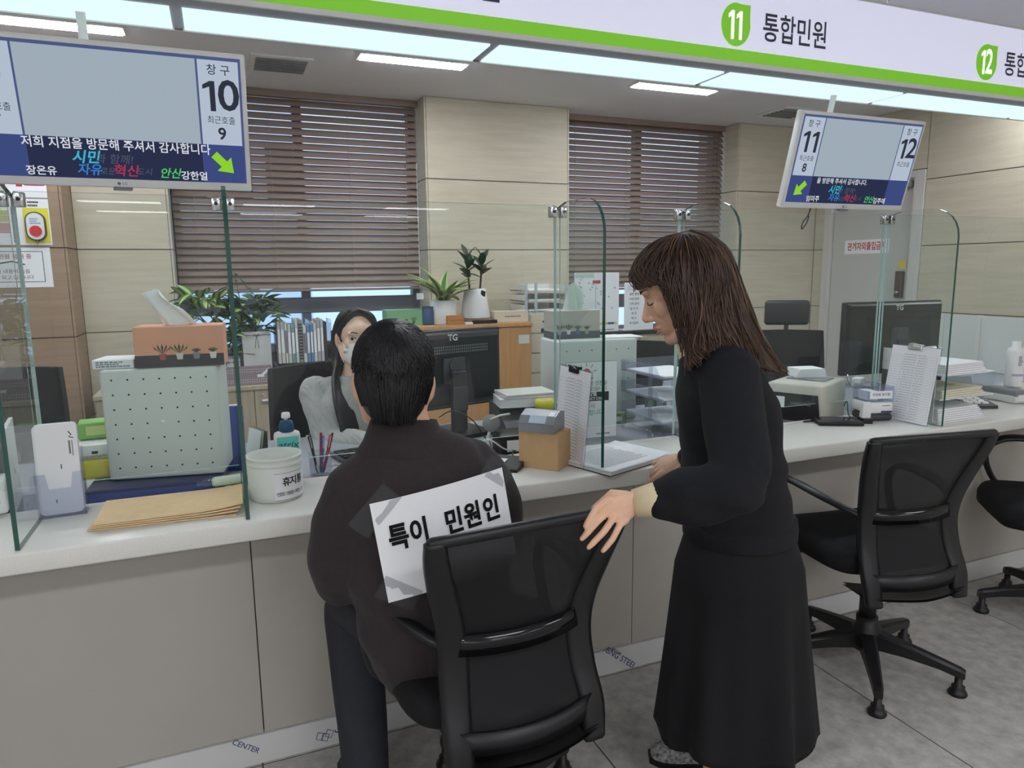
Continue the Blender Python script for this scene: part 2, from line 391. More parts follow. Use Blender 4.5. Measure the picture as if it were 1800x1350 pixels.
# ceiling lights (emitting strips) over the staff side and over the public hall
M_STRIP = emat('strip_light', (244, 247, 255), LAMP_CEIL)
M_HSTRIP = emat('hall_strip_light', (246, 248, 255), LAMP_HALL)
def strip(x, y, lx, ly, m, label, group):
    t = thing('ceiling_light', label, 'light', (x, y, ZC), group=group)
    G().box(-lx/2-.012, lx/2+.012, -ly/2-.012, ly/2+.012, -.008, 0).obj('frame', M_WHITE, t)
    G().box(-lx/2, lx/2, -ly/2, ly/2, -.012, -.0085).obj('diffuser', m, t)
for i, lab in ((-1, 'narrow bright ceiling strip light above the left call screen'), (0, 'narrow bright ceiling strip light above the left window'), (1, 'narrow bright ceiling strip light above the right window')):
    strip(1.13+1.79*i, 4.18, .61, .105, M_STRIP, lab, None)
for i in (-1, 0, 1, 2): strip(1.13+1.79*i, 2.95, .61, .105, M_STRIP, 'added narrow ceiling strip light, unseen above the hanging sign', 'added strip lights above the sign')  # extra row hidden by the sign, added to brighten the staff side
for i in (-2, -3): strip(1.13+1.79*i, 4.18, .61, .105, M_STRIP, 'narrow ceiling strip light beyond the left edge of the photo', 'strip lights far left')
for y in (-.6, -2.8, -5.0, -7.1, -9.2, -11.2):
    for x in (-3.9, -1.4, 1.1, 3.6):
        strip(x, y, 1.2, .3, M_HSTRIP, 'rectangular ceiling light over the public hall behind the camera', 'hall ceiling lights')
for x, y, lab in ((.42, 4.5, 'square ceiling vent in front of the left window'), (4.2, 4.5, 'square ceiling vent in front of the right wall corner')):
    t = thing('ceiling_vent', lab, 'vent', (x, y, ZC))
    G().box(-.17, .17, -.17, .17, -.012, 0, b=.004, seg=1).obj('frame', M_WHITE, t)
    for k in range(6): G().box(-.14, .14, -.13+k*.046, -.11+k*.046, -.018, -.0125).obj('slat', M_GREY, t)

# ------------------------------------------------------------------ service counter
ct = thing('service_counter', 'long service counter with white stone top and warm grey front', 'counter', (0, 1.8, 0))
X0C, X1C = -2.6, 4.98
G().box(X0C, X1C, 0, .34, .699, .75, b=.006, seg=2).obj('countertop', M_COUNTER, ct)
xs = [-2.57+1.3*0, -1.17, .03, 1.23, 2.43, 3.63, 4.97]
for a, b in zip(xs[:-1], xs[1:]): G().box(a+.0015, b-.0015, .135, .153, .088, .699).obj('front_panel', M_FASCIA, ct)
B(-2.57, 4.97, .1535, .172, 0.03, .697).obj('carcass', M_JOINT, ct)
B(-2.57, 4.97, .128, .153, 0, .0855).obj('plinth', M_PLINTH, ct)
M_BINK = mat('blue_ink', (44, 66, 110), .6)
for s_, x, z, sz, a in (('CENTER', -.02, .062, .022, -36), ('SANG', .26, .022, .034, -38), ('BNG STEEL', 1.185, .045, .030, -38), ('ation', 1.168, .075, .022, -38), ('BNG STEEL', 2.37, .05, .028, -38), ('BNG STEEL', 3.62, .055, .024, -38)):
    text(s_, sz, M_BINK, ct, (x, .1275, z), (PI/2, rad(-a), 0), bold=.01)
lg = G(); 
for dx, dz in ((0, 0), (.014, -.006), (.026, .002)): lg.tube([(.175+dx, .1277, .05+dz), (.168+dx, .1277, .03+dz), (.184+dx, .1277, .022+dz), (.192+dx, .1277, .042+dz), (.175+dx, .1277, .05+dz)], .0011, 4)
lg.obj('emblem', M_BINK, ct)
dk = thing('staff_desk', 'grey work desk running behind the white counter top', 'desk', (0, 2.15, 0))
B(X0C, 4.27, 0, .68, .695, .72, b=.003, seg=1).obj('desk_top', M_DESK, dk)
for x in (-2.5, -.75, .85, 2.0, 3.4, 4.24): B(x-.012, x+.012, .25, .66, 0, .695).obj('leg_panel', M_DESK, dk)

# ------------------------------------------------------------------ glass screens on the counter
YG, ZT = 2.128, 1.575
PX = [-.46, .027, 1.043, 1.532, 2.535, 3.6]
plab = ['clear glass side screen left of the envelope holder', 'clear glass side screen beside the white jar', 'clear glass side screen between the clipboard and the paper stack',
        'clear glass side screen behind the standing woman', 'clear glass side screen beside the right clipboard', 'clear glass side screen at the far right of the counter']
for x, lb in zip(PX, plab):
    pts = [(1.82, .751), (YG+.02, .751), (YG+.02, ZT-.02), (YG-.06, ZT)]
    r = .11
    pts += [(1.82+r-r*math.sin(rad(q)), ZT-r+r*math.cos(rad(q))) for q in range(0, 91, 15)]
    g = G().prism(pts, x-.005, x+.005, 'x', 0, 1)
    # the rear rim is pale
    for i, q in enumerate(g.f):
        if len(q) == 4 and all(g.v[k][1] > YG for k in q): g.m[i] = 2
    tag(g.obj('glass_side_screen', [M_GLASS, M_GEDGE, M_GEDGE2]), lb, 'glass screen', 'clear glass side screens')
flab = ['clear upright glass pane at the far left end of the counter', 'clear upright glass pane in front of the white perforated case with the pink tissue box', 'wide clear upright glass pane in front of the clerk',
        'narrow clear upright glass pane in front of the clear tray tower', 'wide clear upright glass pane behind the standing woman', 'clear upright glass pane in front of the frosted partition']
for (a, b), lb in zip([(-1.5, PX[0]), (PX[0], PX[1]), (PX[1], PX[2]), (PX[2], PX[3]), (PX[3], PX[4]), (PX[4], PX[5])], flab):
    g = G().box(a+.008, b-.008, YG-.004, YG+.004, .815, ZT-.006)
    for i, q in enumerate(g.f):
        n_ = [g.v[k] for k in q]
        if abs(max(p[1] for p in n_)-min(p[1] for p in n_)) > .001: g.m[i] = 1
    o = g.obj('glass_screen', [M_GLASS, M_GEDGE2]); tag(o, lb, 'glass screen', 'clear upright front screens')
clab = ['left-most of the small chrome glass clips', 'small chrome glass clip under the left call screen', 'small chrome glass clip right of the stone column', 'small chrome glass clip above the standing woman head',
        'small chrome glass clip under the right call screen', 'small chrome glass clip at the far right']
for x, lb in zip(PX, clab):
    t = thing('glass_clip', lb, 'clip', (x, YG, ZT-.03), group='chrome glass clips')
    for s in (-1, 1):
        G().box(s*.018-.012, s*.018+.012, -.012, .012, -.015, .022, b=.003).obj('clamp', M_CHROME, t)
        G().lathe([(.005, 0), (.005, .003), (0, .003)], n=10).xf(Matrix.Translation((s*.018, -.0125, .004)) @ Matrix.Rotation(PI/2, 4, 'X')).obj('screw', M_DGREY, t)

# ------------------------------------------------------------------ hanging sign with number badges and the lit soffit
YS, ZS0, ZS1 = 2.0, 2.022, 2.292
M_SIGN = mat('lit_white_sign_face', (228, 229, 250), .35, emit=LAMP_SIGN)
M_GREEN = mat('lit_green_sign_film', (130, 205, 52), .4, emit=.35)
sg = thing('counter_sign', 'long white hanging counter sign with a green band and window numbers', 'sign', (0, YS, ZS0))
B(-3, 4.98, 0, .235, .022, ZS1-ZS0, b=.002, seg=1).obj('sign_box', M_SIGN, sg)
B(-3, 4.98, -.003, .0, .014, .052).obj('green_band', M_GREEN, sg)
B(-3, 4.98, -.004, .004, 0, .014).obj('band_edge', M_WHITE, sg)
B(-3, 4.98, -.002, .012, ZS1-ZS0, ZS1-ZS0+.006).obj('top_trim', M_OFFW, sg)
M_SOFF = mat('grey_soffit', (168, 170, 178), .6)
G().box(-3, 4.98, .004, .245, .0, .004).obj('soffit', M_SOFF, sg)
B(-3, 4.98, .24, .25, 0, .07).obj('rear_edge', M_SOFF, sg)
M_LPAN = emat('soffit_light_panel', (222, 246, 255), LAMP_SOFFIT)
for k in range(-3, 4):
    xa = .09+k*1.0
    xa = [-2.62, -1.62, -.62, .0+.0, .0, 0, 0][k+3] if False else None
edges = [(-.82, -.065), (-.036, .79), (.82, 1.64), (1.665, 2.49), (2.515, 3.34), (3.365, 4.19), (4.215, 4.95)]
for a, b in [(-2.5, -1.68), (-1.65, -.85)]+edges:
    G().box(a, b, .062, .224, -.006, -.0005).obj('light_panel', M_LPAN, sg)
    G().box(a-.004, b+.004, .225, .234, -.009, -.0005).obj('panel_trim', M_OFFW, sg)
def rod(x, y=.1): G().tube([(x, y, ZS1-ZS0), (x, y, ZC-ZS0)], .006, 8).obj('hanger_rod', M_CHROME, sg)
for x in (-1.2, .6, 2.42, 4.2): rod(x)
M_SINK = mat('sign_grey_lettering', (72, 74, 86), .6)
M_SWHT = mat('lit_white_numeral', (250, 250, 252), .5, emit=.7)
def leaf(cx, cz, r, num):
    p = []
    for i in range(41):
        a = rad(90*0)+2*PI*i/40
        x, z = math.cos(a), math.sin(a)*1.0
        if 0 < a < PI/2:           # pointed upper right corner
            k = max(abs(x), abs(z)); f_ = .35+.65*(abs(math.sin(2*a)))
            x, z = x*(1-f_)+x/k*f_*.97, z*(1-f_)+z/k*f_*.97
        p.append((cx+r*.86*x, cz+r*.98*z))
    G().prism(p[:-1], -.0035, -.0005, 'y').obj('number_badge', M_GREEN, sg)
    numeral(num, r*1.3, M_SWHT, sg, (cx-.004, -.0040, cz-.002), .02, .66, .2)
leaf(1.63, .128, .068, '11'); text('통합민원', .098, M_SINK, sg, (1.885, -.001, .128), bold=.012, sx=.80)
leaf(1.63+1.225, .128, .068, '12'); text('통합민원', .098, M_SINK, sg, (3.105, -.001, .128), bold=.012, sx=.80)
leaf(1.63-1.225, .128, .068, '10'); text('통합민원', .098, M_SINK, sg, (.66, -.001, .128), bold=.012, sx=.80)

# ------------------------------------------------------------------ hanging call screens (lit displays)
E_PALE = emat('screen_pale', (178, 190, 206), .98); E_PALE2 = emat('screen_pale_centre', (164, 178, 190), .92)
E_NAVY = emat('screen_navy', (66, 80, 136), .85); E_DARK = emat('screen_dark_navy', (46, 52, 80), .85)
E_LINE = emat('screen_frame_blue', (84, 98, 144), .8); E_TXT = emat('screen_text_dark', (62, 68, 82), .6)
E_WHT = emat('screen_text_white', (236, 240, 250), .8); E_ARR = emat('screen_arrow_green', (150, 224, 52), .85)
E_CY = emat('screen_cyan', (70, 200, 230), .8); E_BL = emat('screen_blue', (58, 140, 230), .8); E_RD = emat('screen_red', (200, 60, 90), .8); E_GR = emat('screen_green', (90, 220, 110), .8); E_DIM = emat('screen_dim', (92, 96, 114), .8)
def call_screen(label, x0, left, right, names, arrow_left, msg):
    Wd, Ht = .633, .346
    t = thing('call_screen', label, 'screen', (x0+Wd/2, 2.137, 1.585), rot=(rad(14.4), 0, 0), group=None)
    G().box(-Wd/2, Wd/2, 0, .03, 0, Ht, b=.005).obj('bezel', M_WHITE, t)
    G().box(-.16, .16, .03, .055, .06, .27, b=.006).obj('rear_housing', M_WHITE, t)
    a, b, z0, z1 = -Wd/2+.012, Wd/2-.012, .022, Ht-.012
    y = -.0006
    patch(a, b, z0, z1, y, E_LINE, t, 'display')
    y -= .0007; zs = z0+.098; c0, c1 = a+.108, b-.108
    patch(a+.006, c0-.005, zs, z1-.008, y, E_PALE, t, 'number_field'); patch(c1+.005, b-.006, zs, z1-.008, y, E_PALE, t, 'number_field')
    patch(c0, c1, zs, z1-.008, y, E_PALE2, t, 'centre_field')
    patch(c0-.002, c1+.002, z0+.001, zs-.001, y, E_DARK, t, 'message_field')
    patch(a+.002, c0-.003, z0+.001, zs-.001, y, E_NAVY, t, 'arrow_field'); patch(c1+.003, b-.002, z0+.001, zs-.001, y, E_NAVY, t, 'arrow_field')
    y -= .0009
    for cx, d in (((a+c0)/2, left), ((b+c1)/2, right)):
        text('창 구', .027, E_TXT, t, (cx, y, z1-.032), bold=.006); numeral(d[0], .073, E_TXT, t, (cx, y, z1-.094), .016, 1.05)
        text('최근호출', .021, E_TXT, t, (cx, y, z1-.153), sx=.9)
        if d[1]: text(d[1], .042, E_TXT, t, (cx, y, z1-.187), bold=.02)
    text(msg, .029 if len(msg) > 18 else .023, E_WHT, t, (.005 if len(msg) > 18 else -.045, y, zs-.016), bold=.012, sx=.93)
    text('시민', .034, E_CY, t, (-.075, y, z0+.050), shear=.25, bold=.02); text('과 함께!', .026, E_DIM, t, (-.012, y, z0+.048), shear=.2)
    text('자유', .03, E_BL, t, (-.07, y, z0+.02), shear=.2, bold=.015); text('로운', .02, E_DIM, t, (-.03, y, z0+.018), shear=.2)
    text('혁신', .032, E_RD, t, (.012, y, z0+.02), shear=.2, bold=.01); text('도시', .02, E_DIM, t, (.055, y, z0+.02), shear=.2); text('안산', .028, E_GR, t, (.115, y, z0+.018), shear=.3, bold=.015)
    text(names[0], .024, E_WHT, t, (c0+.022, y, z0+.014), bold=.015); text(names[1], .024, E_WHT, t, (c1-.022, y, z0+.014), bold=.015)
    cx = (a+c0)/2 if arrow_left else (b+c1)/2; cz = (z0+zs)/2; s = 1 if not arrow_left else -1
    A = [(-.3, 1), (.3, 1), (.3, 0), (.75, 0), (0, -.95), (-.75, 0), (-.3, 0)]; q = rad(45)*s; k = .034
    pts = [(cx+k*(p[0]*math.cos(q)-p[1]*math.sin(q)), cz+k*(p[0]*math.sin(q)+p[1]*math.cos(q))) for p in A]
    G().prism(pts, y-.0006, y, 'y').obj('arrow', E_ARR, t)
    G().lathe([(.004, 0), (.004, .0006)], n=12).xf(Matrix.Translation((-.007, -.0004, .011)) @ Matrix.Rotation(PI/2, 4, 'X')).obj('logo_dot', M_GINK, t)
    text('LG', .010, M_GINK, t, (.006, -.0009, .011)); G().box(-.022, .022, -.003, .018, -.007, 0, b=.002).obj('sensor', M_GREY, t)
    G().tube([(-.06, .05, .2), (-.06, .13, .35), (-.06, .13, .410)], .011, 10).obj('mount_pole', M_OFFW, t)
    return t
s1 = call_screen('larger white framed call screen at upper left, arrow pointing right', -.529, ('9', '7'), ('10', '9'), ('장온유', '강한얼'), False, '저희 지점을 방문해 주셔서 감사합니다')
s2 = call_screen('white framed call screen at upper right, arrow pointing left', 1.985, ('11', '8'), ('12', ''), ('임미주', '김주애'), True, '을 방문해 주셔서 감사합니다.')
G().tube(spline([(-.15, .02, 0), (-.155, .02, -.03), (-.168, .025, -.06), (-.16, .03, -.085), (-.148, .025, -.06), (-.15, .02, -.03)], 4), .0025, 6).obj('power_cable', M_BLACK, s2)

# ------------------------------------------------------------------ visitor chairs
M_CHB = mat('black_chair_plastic', (26, 26, 28), .38)
M_CHS = mat('black_chair_fabric', (17, 17, 19), .9, bump=(400, .3))
M_CHG = mat('glossy_black_plastic', (20, 20, 22), .12)
M_CHM = mat('black_chair_mesh', (20, 20, 22), .75, alpha=.94, bump=(700, .4))
def visitor_chair(label, loc, rz):
    t = thing('mesh_chair', label, 'chair', loc, rz, group='black mesh visitor chairs')
    # five star base
    g = G().lathe([(.0, .075), (.042, .075), (.046, .09), (.046, .15), (.034, .165), (.034, .19), (0, .19)], n=20)
    g.obj('hub', M_CHB, t)
    for k in range(5):
        a = rad(72*k+94); ca, sa = math.cos(a), math.sin(a)
        R = []
        for r_, wd, z0, z1 in ((.03, .026, .085, .145), (.12, .022, .085, .128), (.22, .017, .075, .106), (.278, .014, .062, .092), (.292, .010, .06, .086)):
            R.append([(r_*ca-q*wd*sa, r_*sa+q*wd*ca, z) for q, z in ((-1, z0), (1, z0), (1, z1-.008), (.6, z1), (-.6, z1), (-1, z1-.008))])
        l = G().rings(R, smooth=False).obj('base_leg', M_CHB, t)
        G().lathe([(0, 0), (.027, 0), (.029, .006), (.024, .016), (.018, .022), (.02, .03), (.012, .036), (.011, .07), (0, .07)], (.275*ca, .275*sa, 0), 14).obj('glide', M_CHB, l)
    G().lathe([(0, .17), (.027, .17), (.027, .30), (.02, .302), (.02, .40), (0, .4)], n=18).obj('gas_column', M_CHB, t)
    G().box(-.08, .08, -.1, .14, .385, .415, b=.008).obj('tilt_mechanism', M_CHB, t)
    # seat cushion
    P = []
    def seat_ring(z, k, n=40):
        r_ = []
        for i in range(n):
            a = 2*PI*i/n; c_, s_ = math.cos(a), math.sin(a); e = .38
            x = abs(c_)**e*math.copysign(1, c_)*.235*k; y = abs(s_)**e*math.copysign(1, s_)*.215*k+.065
            r_.append((x, y, z-.018*max(0, (y-.20)/.08)**2+.006*(x/.235)**2))
        return r_
    G().rings([seat_ring(*q) for q in ((.405, .86), (.41, .95), (.425, 1.0), (.455, 1.0), (.472, .965), (.479, .88), (.480, .6), (.478, .25), (.478, .02))]).obj('seat', M_CHS, t)
    G().rings([seat_ring(*q) for q in ((.395, .5), (.395, .82), (.404, .9), (.4085, .9))]).obj('seat_pan', M_CHB, t)
    # back frame
    prof = spline([(.208, -.215, .86), (.201, -.200, .81), (.180, -.172, .73), (.158, -.148, .645), (.150, -.140, .57), (.153, -.154, .49), (.160, -.185, .41), (.156, -.200, .335)], 5)
    for s in (-1, 1):
        R = []
        for i, (x, y, z) in enumerate(prof):
            u = i/(len(prof)-1); wd = .020+.008*math.sin(PI*u)+.006*u
            R.append([(s*(x+q*wd), y+k, z) for q, k in ((-1, .010), (-.6, .014), (.6, .014), (1, .008), (1, -.008), (.6, -.014), (-.6, -.014), (-1, -.010))][::s])
        G().rings(R).obj('back_stile', M_CHB, t)
    top = [(x, -.215-.012*(1-(x/.21)**2), .86+.004*(1-(x/.21)**2)) for x in np.linspace(-.212, .212, 13)]
    G().tube(top, (.013), 8, round_=True).obj('top_rail', M_CHB, t)
    def arc(z, y, wx, dy, n=13): return [(x, y-dy*(1-(x/wx)**2), z) for x in np.linspace(-wx, wx, n)]
    R = []
    for (x, y, z) in arc(.605, -.146, .152, .035): R.append([(x, y-.004, z-.024), (x, y+.004, z-.022), (x, y+.004, z+.022), (x, y-.004, z+.024)])
    G().rings(R).obj('lumbar_band', M_CHG, t)
    R = []
    for (x, y, z) in arc(.41, -.182, .158, .04): R.append([(x, y-.008, z-.026), (x, y+.008, z-.026), (x, y+.008, z+.02), (x, y-.008, z+.026)])
    G().rings(R).obj('lower_rail', M_CHB, t)
    rows = []
    for (u, wx) in ((0, 1.), (.5, .97), (1., .80)):
        rows.append([(x*wx, -.198-.045*(1-(x/.19)**2)+.18*u*u, (.362)-.03*u+.008*abs(x/.19)) for x in np.linspace(-.165, .165, 11)])
    g = G().sheet(rows); g.sheet([[(x, y, z-.008) for x, y, z in r][::-1] for r in rows]); g.obj('lower_shell', M_CHB, t)
    rows = []
    for (x, y, z) in prof[::2]:
        if z < .37: break
        rows.append([(q*x, y+.004-.028*(1-q*q), z) for q in np.linspace(-1, 1, 11)])
    G().sheet(rows).obj('mesh_panel', M_CHM, t)
    for s in (-1, 1):
        p = spline([(s*.155, -.14, .60), (s*.19, -.11, .615), (s*.232, -.03, .64), (s*.248, .09, .655), (s*.25, .175, .648), (s*.25, .225, .605), (s*.25, .225, .545), (s*.247, .19, .47), (s*.238, .13, .425), (s*.19, .11, .405)], 5)
        rr = [(.016+.010*math.exp(-((i/len(p)-.35)/.16)**2), .011) for i in range(len(p))]
        G().tube(p, rr, 8, up=None, round_=True).obj('armrest', M_CHB, t)
    return t
visitor_chair('black mesh chair right behind the seated man with the paper on his back', (.531, 1.44, 0), rad(4))
visitor_chair('empty black mesh chair to the right of the standing woman', (1.962, 1.616, 0), rad(-9))
visitor_chair('black mesh chair cut off at the right edge of the photo', (2.94, 1.56, 0), rad(50))

# ------------------------------------------------------------------ people: shared body pieces
M_SKIN = mat('skin', (226, 182, 152), .5, var=(30, .05), spec=.3)
M_SKINF = mat('fair_skin', (236, 198, 172), .5, var=(30, .05), spec=.3)
M_LIP = mat('lips', (190, 116, 106), .45)
M_EYE = mat('dark_eye', (26, 20, 18), .2)
M_EYEW = mat('eye_white', (225, 222, 218), .3)
M_HBLK = mat('black_hair', (20, 19, 21), .42, spec=.5)
M_HBRN = mat('brown_hair', (58, 42, 36), .42, var=(22, 0, (84, 60, 46)), spec=.5)
M_HTIP = mat('lighter_brown_hair', (134, 98, 68), .45, var=(9, .25), spec=.45)
def frame(c, f, up=(0, 0, 1), k=1.):
    """4x4: local x = the person's right, y = forward, z = up"""
    f = Vector(f).normalized(); u = Vector(up); x = f.cross(u).normalized(); u = x.cross(f).normalized()
    return Matrix(((x.x*k, f.x*k, u.x*k, c[0]), (x.y*k, f.y*k, u.y*k, c[1]), (x.z*k, f.z*k, u.z*k, c[2]), (0, 0, 0, 1)))
def head_shape(H):
    g = G()
    g.ell((0, -.014, .03), (.073, .092, .084), 24, 16)
    g.ell((0, .026, -.03), (.060, .064, .082), 24, 16)
    g.ell((0, .040, .03), (.058, .048, .05))
    g.ell((0, .069, -.098), (.021, .019, .017))
    for s in (-1, 1):
        g.tube([(s*.060, -.005, -.04), (s*.052, .022, -.078), (s*.03, .052, -.098), (0, .064, -.1)], [.018, .017, .016, .017], 10, round_=True)
        g.ell((s*.036, .058, -.022), (.025, .022, .026)); g.ell((s*.031, .074, .024), (.022, .012, .008))
        g.ell((s*.010, .090, -.038), (.008, .010, .007))
        g.ell((s*.079, -.014, -.010), (.009, .019, .033), 14, 10, Euler((rad(-8), 0, s*rad(-28))).to_matrix())
    g.tube([(0, .074, .018), (0, .084, .0), (0, .095, -.018), (0, .103, -.030)], [.007, .007, .0085, .0095], 10, round_=True)
    g.ell((0, .102, -.033), (.011, .010, .009))
    g.ell((0, .083, -.062), (.025, .011, .008)); g.ell((0, .082, -.073), (.021, .011, .008)); g.ell((0, .07, -.068), (.03, .016, .022))
    return g.xf(H)
def hand_shape(W, dirv, nrm, side, fl=(.066, .074, .069, .054), curl=(20, 30, 20), spread=5, thumb=(.4, .5), k=1.):
    """relaxed hand: W wrist, dirv to the fingers, nrm out of the back of the hand, side = +-1 which side the thumb leaves"""
    d = Vector(dirv).normalized(); n = Vector(nrm); n = (n-d*n.dot(d)).normalized(); s = d.cross(n)*side
    W = Vector(W); g = G()
    def ring(c, hw, ht): return [tuple(c+s*(hw*math.cos(2*PI*i/14))+n*(ht*math.sin(2*PI*i/14))) for i in range(14)]
    g.rings([ring(W-d*.03*k, .026*k, .02*k), ring(W, .026*k, .019*k), ring(W+d*.03*k, .034*k, .017*k), ring(W+d*.06*k, .039*k, .0145*k), ring(W+d*.085*k, .038*k, .011*k), ring(W+d*.094*k, .034*k, .007*k)])
    for i in range(4):
        o = (1.5-i)*.0185*k; a = rad(spread*(1.5-i)); dd = (d*math.cos(a)+s*math.sin(a)).normalized()
        P = [W+d*.065*k+s*o, W+d*(.088-.004*abs(i-1))*k+s*o+n*.001]; cur = 0.; L = fl[i]*k
        for seg, cu in zip((.46, .31, .23), curl):
            cur += rad(cu); P.append(P[-1]+(dd*math.cos(cur)-n*math.sin(cur))*L*seg)
        g.tube(P, [.0088*k, .0092*k, .0085*k, .0075*k, .006*k], 10, round_=True)
    b = W+d*.022*k+s*.022*k
    m_ = b+(d*.65+s*.75-n*thumb[0]).normalized()*.038*k; e = m_+(d*.85+s*.3-n*thumb[1]).normalized()*.032*k; e2 = e+(d*.95+s*.05-n*thumb[1]).normalized()*.022*k
    g.tube([b-d*.01*k, m_, e, e2], [.013*k, .011*k, .0095*k, .007*k], 10, round_=True)
    return g
def limb(g, P, r, n=14): return g.tube(spline(P, 5), [float(q) for q in spline([(x,) for x in r], 5)[:, 0]] if not isinstance(r[0], tuple) else [tuple(q) for q in spline(r, 5)], n, round_=True)
def shell(g, path, rx, ry, right, n=24):
    """torso / skirt: rings around a path, rx along `right`, ry across it"""
    rt = Vector(right).normalized(); R = []
    for i, p in enumerate(path):
        T = (Vector(path[min(i+1, len(path)-1)])-Vector(path[max(i-1, 0)])).normalized(); fw = T.cross(rt).normalized(); r2 = fw.cross(T).normalized()
        R.append([tuple(Vector(p)+r2*(rx[i]*math.copysign(abs(math.cos(a))**.85, math.cos(a)))+fw*(ry[i]*math.copysign(abs(math.sin(a))**.85, math.sin(a)))) for a in [2*PI*k/n for k in range(n)]])
    return g.rings(R)
def strands(paths, r0, r1, n=3):
    g = G()
    for P in paths:
        N = len(P); g.tube(P, [r0+(r1-r0)*(i/(N-1))**1.5 for i in range(N)], n, cap=False)
    return g
def shoe(loc, rz, m, sole, parent, L=.25):
    g = G(); R = []
    for y, wx, h in ((-.09, .024, .06), (-.07, .033, .075), (-.02, .036, .08), (.03, .038, .066), (.08, .043, .05), (.12, .040, .04), (.145, .028, .03), (.155, .012, .02)):
        y *= L/.25
        R.append([(wx*math.cos(a)*(1 if math.sin(a) < 0 else .86), y, .012+h*max(0, math.sin(a))*1.) for a in [2*PI*k/16 for k in range(16)]])
    g.rings(R); o = g.obj('shoe', m, parent, loc, (0, 0, rz))
    pts = [(.03, -.095), (.045, 0), (.049, .08), (.043, .125), (.02, .16), (-.02, .16), (-.043, .125), (-.049, .08), (-.042, 0), (-.03, -.095)]
    G().prism([(x, y*L/.25) for x, y in pts], 0, .014, 'z').obj('sole', sole, o)
    return o

